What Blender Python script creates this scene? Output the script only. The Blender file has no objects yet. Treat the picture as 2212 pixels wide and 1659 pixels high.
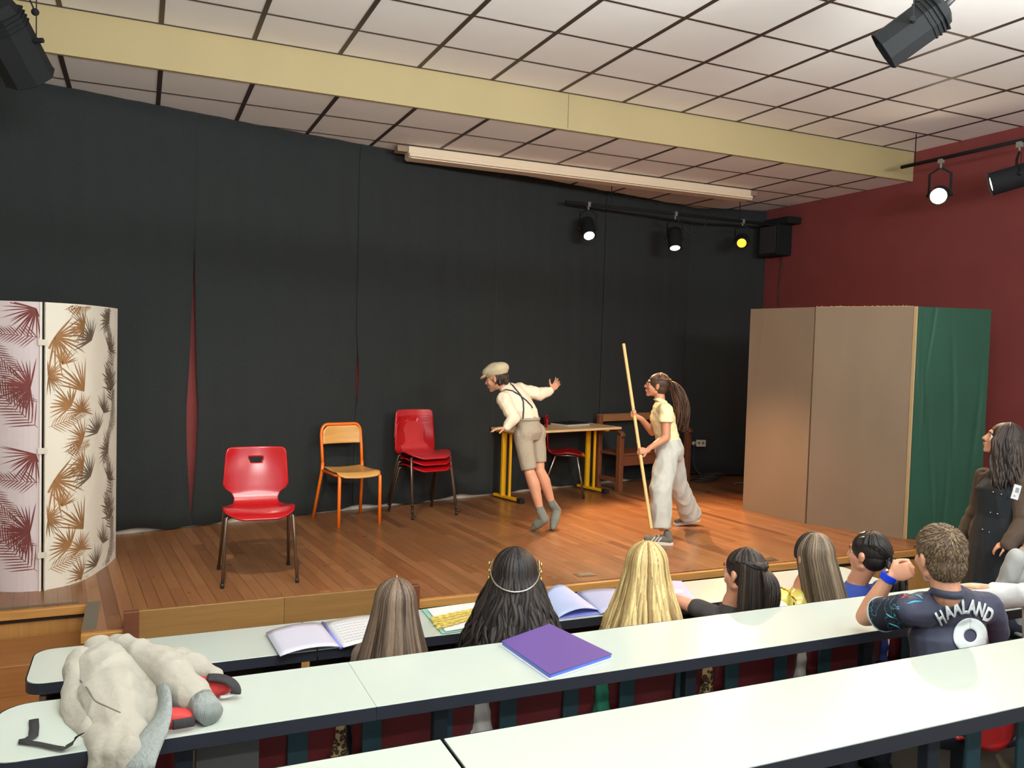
import bpy, bmesh, math, random
from mathutils import Vector, Matrix, Quaternion
from mathutils.bvhtree import BVHTree
from mathutils import noise as mnoise
from mathutils.geometry import tessellate_polygon
random.seed(7)
PI = math.pi
C = bpy.context.scene.collection
V = Vector

# ---------------------------------------------------------------- camera
FPX, CAM = 1802.42, V((-0.1077, -6.1932, 2.04))
YAW, PITCH, ROLL = 0.41953, -0.04363, 0.02887
_f = V((math.sin(YAW)*math.cos(PITCH), math.cos(YAW)*math.cos(PITCH), math.sin(PITCH)))
_r0 = V((math.cos(YAW), -math.sin(YAW), 0)); _u0 = _r0.cross(_f)
CR = math.cos(ROLL)*_r0 + math.sin(ROLL)*_u0
CU = -math.sin(ROLL)*_r0 + math.cos(ROLL)*_u0
CF = _f
cam = bpy.data.cameras.new('camera'); co = bpy.data.objects.new('camera', cam); C.objects.link(co)
cam.sensor_width = 36; cam.lens = FPX/2212*36; cam.clip_start = 0.05; cam.clip_end = 60
co.matrix_world = Matrix.Translation(CAM) @ Matrix((CR, CU, -CF)).transposed().to_4x4()
bpy.context.scene.camera = co
sc = bpy.context.scene
sc.view_settings.view_transform = 'Standard'; sc.view_settings.look = 'None'
sc.view_settings.gamma = 1; sc.view_settings.use_curve_mapping = False
sc.view_settings.exposure = 0.0

# ---------------------------------------------------------------- world and lights
w = bpy.data.worlds.new('world'); sc.world = w; w.use_nodes = True
w.node_tree.nodes['Background'].inputs[0].default_value = (0.9, 0.93, 1.0, 1)
w.node_tree.nodes['Background'].inputs[1].default_value = 1.0
def area(loc, target, size, power, col, sy=None):
    l = bpy.data.lights.new('area', 'AREA'); l.energy = power; l.color = col
    l.shape = 'RECTANGLE'; l.size = size; l.size_y = sy or size
    o = bpy.data.objects.new('area_light', l); C.objects.link(o); o.location = loc
    o.rotation_euler = (V(target)-V(loc)).to_track_quat('-Z', 'Y').to_euler(); return o
def spot(loc, target, power, col, ang=50, blend=0.5, r=0.05):
    l = bpy.data.lights.new('spot', 'SPOT'); l.energy = power; l.color = col
    l.spot_size = math.radians(ang); l.spot_blend = blend; l.shadow_soft_size = r
    o = bpy.data.objects.new('spot_light', l); C.objects.link(o); o.location = loc
    o.rotation_euler = (V(target)-V(loc)).to_track_quat('-Z', 'Y').to_euler(); return o
WARM = (1.0, 0.78, 0.55); NEUT = (0.98, 1.0, 0.90); ORG = (1.0, 0.36, 0.08)
# unseen fill lamps added over the seats (down and up light)
for ly in (-4.9, -7.2):
    for lx in (0.6, 3.6):
        area((lx, ly, 2.96), (lx, ly, 0), 1.5, 11, NEUT, 0.2)
        area((lx, ly, 3.06), (lx, ly+2.2, 4.1), 1.5, 150, (0.97, 1.0, 0.98), 0.2)
# stage spots
spot((0.2, -2.7, 3.72), (1.1, 0.3, 0.6), 270, (1.0, 0.86, 0.68), 62, 0.9, 0.04)
spot((3.35, -3.0, 3.55), (3.7, 0.4, 0.9), 260, (1.0, 0.84, 0.62), 48, 0.8, 0.05)
spot((4.20, 1.60, 3.18), (4.35, -0.55, 0.5), 640, (1.0, 0.62, 0.34), 60, 0.5, 0.025)
spot((5.33, 1.62, 3.14), (4.5, -0.3, 0.5), 200, (1.0, 0.66, 0.36), 62, 0.6, 0.03)
spot((6.24, 1.58, 3.30), (4.7, -0.8, 0.5), 430, (1.0, 0.44, 0.14), 75, 0.7, 0.05)
spot((6.28, -0.95, 3.46), (2.4, -3.9, 0.9), 420, (1.0, 0.76, 0.52), 85, 1.0, 0.06)

# ---------------------------------------------------------------- helpers
def px(x, y, D):            # a point D metres in front of the lens
    return CAM + (CF + CR*((x-1106)/FPX) + CU*((829.5-y)/FPX))*D
def srgb(r, g, b):
    def f(c):
        c /= 255.0
        return c/12.92 if c <= 0.04045 else ((c+0.055)/1.055)**2.4
    return (f(r), f(g), f(b), 1)
def rotz(a): return Matrix.Rotation(a, 4, 'Z')
def T(*p): return Matrix.Translation(V(p) if len(p) == 3 else p[0])

def mat(name, col, rough=0.6, metal=0.0, spec=0.5, var=0.0, vscale=8, bump=0.0, bscale=60, emit=None, estr=0,
        stretch=(1, 1, 1), coat=0.0, tone=None, sheen=0.0, sss=0.0):
    m = bpy.data.materials.new(name); m.use_nodes = True
    nt = m.node_tree; b = nt.nodes['Principled BSDF']
    b.inputs['Base Color'].default_value = col; b.inputs['Roughness'].default_value = rough
    b.inputs['Metallic'].default_value = metal; b.inputs['Specular IOR Level'].default_value = spec
    b.inputs['Coat Weight'].default_value = coat; b.inputs['Coat Roughness'].default_value = 0.15
    b.inputs['Sheen Weight'].default_value = sheen
    if sss:
        b.inputs['Subsurface Weight'].default_value = sss; b.inputs['Subsurface Radius'].default_value = (0.012, 0.005, 0.003)
        b.inputs['Subsurface Scale'].default_value = 1.0
    tc = nt.nodes.new('ShaderNodeTexCoord'); mp = nt.nodes.new('ShaderNodeMapping')
    mp.inputs['Scale'].default_value = stretch; nt.links.new(tc.outputs['Object'], mp.inputs['Vector'])
    last = None
    if tone:                # colour attribute 'tone' mixes towards a second colour
        at = nt.nodes.new('ShaderNodeAttribute'); at.attribute_name = 'tone'
        mx = nt.nodes.new('ShaderNodeMix'); mx.data_type = 'RGBA'
        mx.inputs[6].default_value = col; mx.inputs[7].default_value = tone
        nt.links.new(at.outputs['Fac'], mx.inputs[0]); last = mx.outputs[2]
    if var > 0:
        n = nt.nodes.new('ShaderNodeTexNoise'); n.inputs['Scale'].default_value = vscale
        n.inputs['Detail'].default_value = 6
        nt.links.new(mp.outputs[0], n.inputs['Vector'])
        mr = nt.nodes.new('ShaderNodeMapRange'); mr.inputs[1].default_value = 0.25; mr.inputs[2].default_value = 0.75
        mr.inputs[3].default_value = 1-var; mr.inputs[4].default_value = 1+var
        nt.links.new(n.outputs[0], mr.inputs[0])
        vm = nt.nodes.new('ShaderNodeVectorMath'); vm.operation = 'SCALE'
        if last: nt.links.new(last, vm.inputs[0])
        else: vm.inputs[0].default_value = col[:3]
        nt.links.new(mr.outputs[0], vm.inputs['Scale']); last = vm.outputs[0]
    if last: nt.links.new(last, b.inputs['Base Color'])
    if bump > 0:
        n2 = nt.nodes.new('ShaderNodeTexNoise'); n2.inputs['Scale'].default_value = bscale; n2.inputs['Detail'].default_value = 4
        nt.links.new(mp.outputs[0], n2.inputs['Vector'])
        bp = nt.nodes.new('ShaderNodeBump'); bp.inputs['Strength'].default_value = bump; bp.inputs['Distance'].default_value = 0.01
        nt.links.new(n2.outputs[0], bp.inputs['Height']); nt.links.new(bp.outputs[0], b.inputs['Normal'])
    if emit:
        b.inputs['Emission Color'].default_value = emit; b.inputs['Emission Strength'].default_value = estr
    return m

def folds(amp, sx, sz, seed=0):        # soft cloth folds with ridges, as a displacement
    def f(p):
        q = V((p.x*sx+seed, p.y*sx, p.z*sz)); return amp*(0.45-1.5*abs(mnoise.noise(q)))+amp*0.3*mnoise.noise(q*2.3)
    return f
class MB:
    """collects shapes; build() links them as ONE mesh object"""
    def __init__(s): s.v = []; s.f = []; s.m = []; s.t = []; s.mi = 0; s.tone = 0.5; s.M = Matrix()
    def add(s, vs, fs):
        b = len(s.v); s.v += [s.M @ V(v) for v in vs]
        s.f += [[i+b for i in f] for f in fs]; s.m += [s.mi]*len(fs); s.t += [s.tone]*len(fs); return s
    def box(s, c, d, R=None, taper=1.0):
        c = V(c); x, y, z = d[0]/2, d[1]/2, d[2]/2; vs = []
        for k, zz in ((1.0, -z), (taper, z)):
            for a, b in ((-x, -y), (x, -y), (x, y), (-x, y)):
                p = V((a*k, b*k, zz)); vs.append(c+((R.to_3x3() @ p) if R else p))
        return s.add(vs, [(3, 2, 1, 0), (4, 5, 6, 7), (0, 1, 5, 4), (1, 2, 6, 5), (2, 3, 7, 6), (3, 0, 4, 7)])
    def tube(s, pts, r, seg=8, up=None, caps=True, closed=False):
        pts = [V(p) for p in pts]; n = len(pts)
        rs = r if isinstance(r, (list, tuple)) and len(r) == n else [r]*n
        vs = []; N = None
        for i, p in enumerate(pts):
            if closed: t = pts[(i+1) % n]-pts[i-1]
            else: t = (pts[min(i+1, n-1)]-pts[max(i-1, 0)])
            t.normalize()
            if up is not None: N = V(up)-t*V(up).dot(t)
            elif N is None:
                a = V((0, 0, 1)) if abs(t.z) < 0.9 else V((1, 0, 0)); N = a-t*a.dot(t)
            else: N = N-t*N.dot(t)
            if N.length < 1e-6: N = t.orthogonal()
            N.normalize(); B = t.cross(N); q = rs[i]
            ra, rb = q if isinstance(q, (tuple, list)) else (q, q)
            for k in range(seg):
                a = 2*PI*k/seg; vs.append(p+N*(math.cos(a)*ra)+B*(math.sin(a)*rb))
        fs = []
        for i in range(n if closed else n-1):
            j = (i+1) % n
            for k in range(seg):
                l = (k+1) % seg; fs.append((i*seg+k, i*seg+l, j*seg+l, j*seg+k))
        if caps and not closed:
            fs.append(tuple(range(seg))[::-1]); fs.append(tuple((n-1)*seg+k for k in range(seg)))
        return s.add(vs, fs)
    def cap(s, p0, r0, p1, r1, seg=12, mid=1.0):   # rounded tapered limb
        p0 = V(p0); p1 = V(p1); d = (p1-p0)
        L = d.length or 1e-4; d = d/L
        g = lambda q: q if isinstance(q, tuple) else (q, q)
        a, b = g(r0), g(r1); pts = []; rs = []
        for e in (-1, -.8, -.45, 0):
            k = math.sqrt(max(0.02, 1-e*e)); pts.append(p0+d*(e*a[0]*0.98)); rs.append((a[0]*k, a[1]*k))
        for tt in (0.35, 0.65):
            pts.append(p0.lerp(p1, tt)); rs.append(tuple((a[i]*(1-tt)+b[i]*tt)*mid for i in (0, 1)))
        for e in (0, .45, .8, 1):
            k = math.sqrt(max(0.02, 1-e*e)); pts.append(p1+d*(e*b[0]*0.98)); rs.append((b[0]*k, b[1]*k))
        return s.tube(pts, rs, seg)
    def ell(s, c, r, R=None, nu=16, nv=10):
        c = V(c); r = r if isinstance(r, (tuple, list)) else (r, r, r); vs = []; R3 = R.to_3x3() if R else None
        for j in range(1, nv):
            th = PI*j/nv
            for i in range(nu):
                ph = 2*PI*i/nu
                p = V((r[0]*math.sin(th)*math.cos(ph), r[1]*math.sin(th)*math.sin(ph), r[2]*math.cos(th)))
                vs.append(c+(R3 @ p if R3 else p))
        for zz in (r[2], -r[2]):
            p = V((0, 0, zz)); vs.append(c+(R3 @ p if R3 else p))
        t, b = len(vs)-2, len(vs)-1; fs = []
        for j in range(nv-2):
            for i in range(nu):
                k = (i+1) % nu; fs.append((j*nu+i, (j+1)*nu+i, (j+1)*nu+k, j*nu+k))
        for i in range(nu):
            k = (i+1) % nu; fs.append((t, i, k)); fs.append((b, (nv-2)*nu+k, (nv-2)*nu+i))
        return s.add(vs, fs)
    def grid(s, fn, nu, nv, hole=None, flip=False):  # fn(u,v) u,v in 0..1
        vs = [fn(i/nu, j/nv) for j in range(nv+1) for i in range(nu+1)]; fs = []
        for j in range(nv):
            for i in range(nu):
                if hole and hole((i+.5)/nu, (j+.5)/nv): continue
                a = j*(nu+1)+i; q = (a, a+1, a+nu+2, a+nu+1); fs.append(q[::-1] if flip else q)
        return s.add(vs, fs)
    def prism(s, poly, z0, z1):
        n = len(poly); vs = [(p[0], p[1], z0) for p in poly]+[(p[0], p[1], z1) for p in poly]
        fs = [tuple(range(n))[::-1], tuple(range(n, 2*n))]
        fs += [(i, (i+1) % n, n+(i+1) % n, n+i) for i in range(n)]
        return s.add(vs, fs)
    def build(s, name, mats, parent=None, smooth=False, loc=None, bevel=0, solid=0, sub=0, angle=None):
        me = bpy.data.meshes.new(name)
        me.from_pydata([tuple(v) for v in s.v], [], s.f)
        mats = mats if isinstance(mats, (list, tuple)) else [mats]
        for m in mats: me.materials.append(m)
        me.polygons.foreach_set('material_index', s.m)
        if len(set(s.t)) > 1:
            at = me.attributes.new('tone', 'FLOAT', 'FACE'); at.data.foreach_set('value', s.t)
        bm = bmesh.new(); bm.from_mesh(me)
        if solid == 0 and not getattr(s, 'open', False): bmesh.ops.recalc_face_normals(bm, faces=bm.faces)
        bm.to_mesh(me); bm.free()
        me.polygons.foreach_set('use_smooth', [bool(smooth or angle)]*len(me.polygons))
        if angle: me.set_sharp_from_angle(angle=math.radians(angle))
        o = bpy.data.objects.new(name, me); C.objects.link(o)
        if loc is not None: o.location = loc
        if parent is not None: o.parent = parent
        if solid: q = o.modifiers.new('solid', 'SOLIDIFY'); q.thickness = solid; q.offset = 0
        if bevel: q = o.modifiers.new('bevel', 'BEVEL'); q.width = bevel; q.segments = 2; q.limit_method = 'ANGLE'
        if sub: q = o.modifiers.new('sub', 'SUBSURF'); q.levels = sub; q.render_levels = sub
        return o

def organic(mb, name, m, parent=None, voxel=0.008, smooth=3, disp=None, mw=None):
    """union the closed shapes into one smooth continuous skin"""
    o = mb.build('tmp', m)
    q = o.modifiers.new('r', 'REMESH'); q.mode = 'VOXEL'; q.voxel_size = voxel; q.use_smooth_shade = True
    q = o.modifiers.new('s', 'SMOOTH'); q.iterations = smooth; q.factor = 0.5
    dg = bpy.context.evaluated_depsgraph_get(); dg.update()
    me = bpy.data.meshes.new_from_object(o.evaluated_get(dg)); me.name = name
    old = o.data; bpy.data.objects.remove(o); bpy.data.meshes.remove(old)
    if disp:
        nrm = [v.normal.copy() for v in me.vertices]; cos = []
        for v, n_ in zip(me.vertices, nrm): cos.extend(v.co+n_*disp(v.co))
        me.vertices.foreach_set('co', cos); me.update()
    if mw: me.transform(mw)
    me.materials.clear()
    for k in (m if isinstance(m, (list, tuple)) else [m]): me.materials.append(k)
    me.polygons.foreach_set('use_smooth', [True]*len(me.polygons))
    o = bpy.data.objects.new(name, me); C.objects.link(o)
    if parent is not None: o.parent = parent
    return o

def thing(name, label, cat, loc=(0, 0, 0), rz=0, group=None):
    o = bpy.data.objects.new(name, None); C.objects.link(o); o.empty_display_size = 0.1
    o.location = loc; o.rotation_euler = (0, 0, rz); o['label'] = label; o['category'] = cat
    if group: o['group'] = group
    return o
def tag(o, label, cat, group=None):
    o['label'] = label; o['category'] = cat
    if group: o['group'] = group
    return o
def struct(o): o['kind'] = 'structure'; return o
def dup(root, label, loc, rz=None, group=None):
    r = root.copy(); C.objects.link(r); r.location = loc
    if rz is not None: r.rotation_euler = (0, 0, rz)
    r['label'] = label
    if group: r['group'] = group
    for ch in list(root.children):
        c = ch.copy(); C.objects.link(c); c.parent = r
        for g in list(ch.children):
            d = g.copy(); C.objects.link(d); d.parent = c
    return r
def base_parent(root, parts):      # parts built in world coordinates, root placed at the thing's base
    for p in parts:
        if p.parent is None: p.parent = root
        p.matrix_parent_inverse = Matrix.Translation(root.location).inverted()
def bez(p, n=10):
    p = [V(q) for q in p]; out = []
    for i in range(n+1):
        t = i/n; q = list(p)
        while len(q) > 1: q = [q[k].lerp(q[k+1], t) for k in range(len(q)-1)]
        out.append(q[0])
    return out
# ---------------------------------------------------------------- materials of the room
def tile_mat(name, oy):
    m = bpy.data.materials.new(name); m.use_nodes = True; nt = m.node_tree; b = nt.nodes['Principled BSDF']
    b.inputs['Roughness'].default_value = 0.8; b.inputs['Specular IOR Level'].default_value = 0.3
    tc = nt.nodes.new('ShaderNodeTexCoord'); n = nt.nodes.new('ShaderNodeTexNoise'); n.inputs['Scale'].default_value = 3
    nt.links.new(tc.outputs['Object'], n.inputs['Vector'])
    r = nt.nodes.new('ShaderNodeValToRGB'); r.color_ramp.elements[0].color = srgb(238, 237, 234); r.color_ramp.elements[1].color = srgb(246, 245, 242)
    nt.links.new(n.outputs[0], r.inputs[0]); nt.links.new(r.outputs[0], b.inputs['Base Color'])
    n3 = nt.nodes.new('ShaderNodeTexNoise'); n3.inputs['Scale'].default_value = 260
    nt.links.new(tc.outputs['Object'], n3.inputs['Vector'])
    bp = nt.nodes.new('ShaderNodeBump'); bp.inputs['Strength'].default_value = 0.15; bp.inputs['Distance'].default_value = 0.005
    nt.links.new(n3.outputs[0], bp.inputs['Height']); nt.links.new(bp.outputs[0], b.inputs['Normal'])
    return m
M_tile = tile_mat('ceiling_tile', 0)
M_rail = mat('ceiling_rail', srgb(64, 52, 46), 0.5)
M_fascia = mat('fascia_paint', srgb(172, 156, 114), 0.7, var=0.03, vscale=2)
M_redwall = mat('red_wall', srgb(122, 54, 52), 0.85, var=0.08, vscale=3, bump=0.1, bscale=120)
M_carpet = mat('carpet', srgb(84, 78, 66), 0.95, var=0.35, vscale=180, bump=0.3, bscale=300)
M_white = mat('white_trim', srgb(200, 196, 180), 0.6)
def planks(name, cols, ang, w, L, rough=0.28, dark=0.4, axis=None):
    m = bpy.data.materials.new(name); m.use_nodes = True; nt = m.node_tree; b = nt.nodes['Principled BSDF']
    tc = nt.nodes.new('ShaderNodeTexCoord'); mp = nt.nodes.new('ShaderNodeMapping')
    mp.inputs['Rotation'].default_value = ang if isinstance(ang, tuple) else (0, 0, ang)
    nt.links.new(tc.outputs['Object'], mp.inputs['Vector'])
    br = nt.nodes.new('ShaderNodeTexBrick')      # long strips laid with staggered ends
    br.offset = 0.37; br.offset_frequency = 2; br.squash = 1
    br.inputs['Color1'].default_value = (0, 0, 0, 1); br.inputs['Color2'].default_value = (1, 1, 1, 1)
    br.inputs['Mortar'].default_value = (0.5, 0.5, 0.5, 1)
    br.inputs['Scale'].default_value = 1; br.inputs['Mortar Size'].default_value = 0.0012
    br.inputs['Brick Width'].default_value = L; br.inputs['Row Height'].default_value = w; br.inputs['Bias'].default_value = 0
    nt.links.new(mp.outputs[0], br.inputs['Vector'])
    rp = nt.nodes.new('ShaderNodeValToRGB')
    e = rp.color_ramp.elements
    for i, c in enumerate(cols):
        p = i/(len(cols)-1)
        if i == 0: e[0].position = 0; e[0].color = c
        elif i == len(cols)-1: e[-1].position = 1; e[-1].color = c
        else: q = e.new(p); q.color = c
    nt.links.new(br.outputs['Color'], rp.inputs[0])
    mp2 = nt.nodes.new('ShaderNodeMapping'); mp2.inputs['Scale'].default_value = (1.2, 22, 22)
    nt.links.new(mp.outputs[0], mp2.inputs['Vector'])
    g = nt.nodes.new('ShaderNodeTexNoise'); g.inputs['Scale'].default_value = 2.2; g.inputs['Detail'].default_value = 8; g.inputs['Roughness'].default_value = 0.65
    nt.links.new(mp2.outputs[0], g.inputs['Vector'])
    mr = nt.nodes.new('ShaderNodeMapRange'); mr.inputs[1].default_value = 0.25; mr.inputs[2].default_value = 0.8
    mr.inputs[3].default_value = 1-dark*0.6; mr.inputs[4].default_value = 1.15
    nt.links.new(g.outputs[0], mr.inputs[0])
    sc_ = nt.nodes.new('ShaderNodeVectorMath'); sc_.operation = 'SCALE'
    nt.links.new(rp.outputs[0], sc_.inputs[0]); nt.links.new(mr.outputs[0], sc_.inputs['Scale'])
    mx = nt.nodes.new('ShaderNodeMix'); mx.data_type = 'RGBA'
    nt.links.new(br.outputs['Fac'], mx.inputs[0]); nt.links.new(sc_.outputs[0], mx.inputs[6]); mx.inputs[7].default_value = srgb(58, 34, 18)
    nt.links.new(mx.outputs[2], b.inputs['Base Color'])
    b.inputs['Roughness'].default_value = rough
    # worn gloss
    n4 = nt.nodes.new('ShaderNodeTexNoise'); n4.inputs['Scale'].default_value = 5
    nt.links.new(tc.outputs['Object'], n4.inputs['Vector'])
    m4 = nt.nodes.new('ShaderNodeMapRange'); m4.inputs[3].default_value = rough-0.03; m4.inputs[4].default_value = rough+0.05
    nt.links.new(n4.outputs[0], m4.inputs[0]); nt.links.new(m4.outputs[0], b.inputs['Roughness'])
    return m
M_stage = planks('stage_parquet', [srgb(132, 88, 56), srgb(144, 99, 64), srgb(152, 107, 70), srgb(138, 93, 59), srgb(158, 112, 76), srgb(112, 69, 46)], PI/2-0.09, 0.075, 1.1, 0.28, 0.4)
M_front = planks('stage_front_boards', [srgb(178, 128, 66), srgb(192, 142, 78), srgb(170, 118, 58)], (0, PI/2, 0), 0.14, 9.0, 0.5, 0.35)
M_step = planks('step_boards', [srgb(160, 104, 56), srgb(178, 124, 70)], 0.0, 0.4, 4.0, 0.45, 0.5)
M_lip = mat('stage_lip', srgb(190, 138, 74), 0.45, var=0.15, vscale=6, stretch=(0.6, 12, 12))
M_darkgap = mat('dark_gap', srgb(40, 28, 18), 0.9)
M_tape = mat('anti_slip_tape', srgb(112, 104, 90), 0.9, bump=0.3, bscale=400)

ZS = 0.49
XL, XR, ZN, ZC = -2.2, 7.05, 4.14, 3.85
# floor tiers of the hall
mb = MB()
mb.box((2.4, -1.9, -0.05), (9.3, 1.9, 0.1)).box((2.4, -2.95, -0.05), (9.3, 0.4, 0.1))
struct(mb.build('floor', M_carpet))
for i, (y0, y1, z) in enumerate(((-3.12, -4.10, 0.16), (-4.10, -5.10, 0.32), (-5.10, -9.2, 0.48))):
    struct(MB().box((1.05, (y0+y1)/2, z/2), (6.6, abs(y1-y0), z)).build('floor_tier', M_carpet))
struct(MB().box((5.7, -6.17, -0.05), (2.7, 6.1, 0.1)).build('floor_aisle', M_carpet))
# stage platform: floor with a set-back left part
mb = MB()
mb.prism([(XL, 3.2), (XR, 3.2), (XR, -1.36), (-0.38, -1.36), (-0.38, -0.83), (XL, -0.83)][::-1], ZS-0.03, ZS)
struct(mb.build('stage_floor', M_stage))
mb = MB()
mb.box(((XR-0.36)/2, -1.345, (ZS-0.09)/2), (XR+0.36, 0.03, ZS-0.09))
mb.box((-0.365, -1.08, (ZS-0.05)/2), (0.03, 0.5, ZS-0.05))
mb.box(((XL-0.38)/2, -0.815, (ZS-0.05)/2), (XL*-1-0.38, 0.03, ZS-0.05))
struct(mb.build('stage_front', M_front))
mb = MB()
mb.box(((XR-0.38)/2, -1.37, ZS-0.032), (XR+0.38, 0.045, 0.05))
mb.box(((XL-0.38)/2, -0.84, ZS-0.032), (-XL-0.38, 0.045, 0.05))
mb.mi = 1
mb.box(((XR-0.36)/2, -1.352, ZS-0.072), (XR+0.34, 0.03, 0.03))
mb.box(((XL-0.38)/2, -0.835, ZS-0.07), (-XL-0.4, 0.02, 0.02))
struct(mb.build('trim_1', [M_lip, M_darkgap], bevel=0.004))
mb = MB()
mb.box(((XL-0.42)/2, -0.815, ZS+0.001), (-XL-0.42, 0.03, 0.004)).box((-0.345, -1.085, ZS+0.001), (0.07, 0.50, 0.004))
tag(mb.build('anti_slip_strip', M_tape), 'grey anti-slip strip along the set-back left edge of the stage', 'tape')
# steps in the set-back corner
t = thing('stage_steps', 'brown wooden steps up to the stage in the left corner', 'steps', (-1.2, -1.1, 0))
MB().box((-0.09, 0.02, 0.165), (1.81, 0.45, 0.33)).build('upper_step', M_step, t, bevel=0.006)
MB().box((-0.09, -0.36, 0.085), (1.81, 0.30, 0.17)).build('lower_step', M_step, t, bevel=0.006)

# ceilings with their dark grid
def ceiling(name, x0, x1, y0, y1, z, xs, ys):
    mb = MB(); mb.box(((x0+x1)/2, (y0+y1)/2, z+0.03), (x1-x0, y1-y0, 0.06))
    mb.mi = 1
    for x in xs: mb.box((x, (y0+y1)/2, z), (0.032, y1-y0, 0.006))
    for y in ys: mb.box(((x0+x1)/2, y, z-0.0005), (x1-x0, 0.018, 0.006))
    return struct(mb.build(name, [M_tile, M_rail]))
xs = [i*0.6 for i in range(-3, 12)]
ceiling('ceiling', XL, XR, -9.3, 0.0, ZN, xs, [-0.535-0.6*i for i in range(15)]+[-0.012])
ceiling('ceiling_over_stage', XL, XR, 0.03, 3.4, ZC, xs, [0.597+0.6*i for i in range(5)])
mb = MB(); mb.box(((XL+XR)/2, 0.015, (ZN+ZC)/2-0.003), (XR-XL, 0.03, ZN-ZC+0.006)); mb.mi = 1
mb.box((3.09, -0.001, (ZN+ZC)/2), (0.004, 0.003, ZN-ZC-0.01))
struct(mb.build('trim_2', [M_fascia, mat('joint', srgb(120, 104, 74), 0.9)]))
# walls
struct(MB().box((XR+0.05, -3.0, 1.95), (0.1, 12.8, 4.5)).build('wall_right', M_redwall))
struct(MB().box((XL-0.05, -3.0, 1.95), (0.1, 12.8, 4.5)).build('wall_left', mat('left_wall', srgb(196, 186, 165), 0.8)))
CA = math.atan(0.245)
def cur(x, d=0.0):            # the line the backdrop hangs on
    return V((x, 0.98+0.245*x+d, 0))
mb = MB(); a, b_ = cur(XL, 0.075), cur(XR, 0.075); mid = (a+b_)/2
mb.box((mid.x, mid.y+0.05, 1.95), ((b_-a).length, 0.1, 4.4), rotz(CA)); struct(mb.build('wall_back', M_redwall))
mb = MB(); a, b_ = cur(XL, 0.055), cur(6.6, 0.055); mid = (a+b_)/2
mb.box((mid.x, mid.y, ZS+0.03), ((b_-a).length, 0.02, 0.06), rotz(CA)); struct(mb.build('baseboard_back', M_white))

# backdrop curtain, one cloth after the other
M_cur = mat('black_curtain', srgb(47, 51, 51), 0.92, spec=0.15, var=0.12, vscale=90, bump=0.25, bscale=300, sheen=0.08)
edges = [(-2.15, 0.26), (0.30, 1.70), (1.735, 3.22), (3.245, 4.72), (4.745, 6.15)]
labs = ['black backdrop curtain at far left behind the palm screen', 'black backdrop curtain between the two red slits',
        'black backdrop curtain behind the stacked red chairs', 'black backdrop curtain behind the yellow legged table',
        'black backdrop curtain behind the wooden bench']
def gap(k, z, side):
    t = (z-ZS)/3.3
    if k == 0:   # long slit: half opening
        pts = [(0.0, -0.012), (0.05, .006), (0.18, .036), (0.29, .046), (0.4, .026), (0.62, 0.006), (0.80, -0.008), (1.0, -0.02)]
    elif k == 1: pts = [(0, -0.02), (0.26, -0.014), (0.33, .010), (0.37, .018), (0.42, .008), (.5, -0.018), (1, -0.02)]
    else: return -0.012
    for (a, ga), (b, gb) in zip(pts, pts[1:]):
        if a <= t <= b: return ga+(gb-ga)*(t-a)/(b-a)
    return -0.012
for k, (xa, xb) in enumerate(edges):
    mb = MB()
    def fn(u, v, k=k, xa=xa, xb=xb):
        z = ZS+0.028+v*(ZC-ZS-0.03)
        mid_l = (edges[k-1][1]+xa)/2 if k else xa
        mid_r = (edges[k+1][0]+xb)/2 if k < 4 else xb
        l = mid_l+(gap(k-1, z, 1) if k else 0); r = mid_r-(gap(k, z, 0) if k < 4 else 0)
        x = l+(r-l)*u
        p = cur(x, (0.008 if k % 2 else -0.006)+0.010*math.sin(x*9.0+k)*math.sin(x*3.1)+0.004*math.sin(x*31+z*0.6))
        p.z = z-(0.018*(1-v)*(math.sin(x*6)+math.sin(x*17)*.4) if v < 0.1 else 0); return p
    mb.open = True; mb.grid(fn, 70, 24); o = mb.build('stage_curtain', M_cur, smooth=True, solid=0.004)
    tag(o, labs[k], 'curtain')
mb = MB(); mb.open = True
def fn(u, v):
    x = 6.15+u*0.9; y = 2.487-0.335*u+0.025*math.sin(u*9)
    return V((x, y, ZS+0.02+v*(ZC-ZS-0.03)))
mb.grid(fn, 30, 20); tag(mb.build('stage_curtain', M_cur, smooth=True, solid=0.004), 'black curtain turning forward to the red wall in the right corner', 'curtain')

# projection screen case on the stage ceiling
M_case = mat('cream_case', srgb(226, 206, 178), 0.5)
t = thing('projection_screen_case', 'long cream projection screen case under the stage ceiling', 'projector screen', (4.05, 1.25, ZC-0.004))
MB().box((0, 0.02, -0.055), (3.9, 0.13, 0.105)).build('case', M_case, t, bevel=0.006)
MB().box((0, -0.06, -0.085), (3.9, 0.03, 0.03)).box((0, 0.0, -0.113), (3.88, 0.16, 0.012)).build('lower_rim', M_case, t, bevel=0.003)
for sx, l in ((-1, 0), (1, 0)):
    MB().box((sx*2.0, 0.03, -0.03), (0.1, 0.12, 0.055)).build('end_bracket', mat('bracket', srgb(150, 126, 104), 0.6), t, bevel=0.004)
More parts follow.
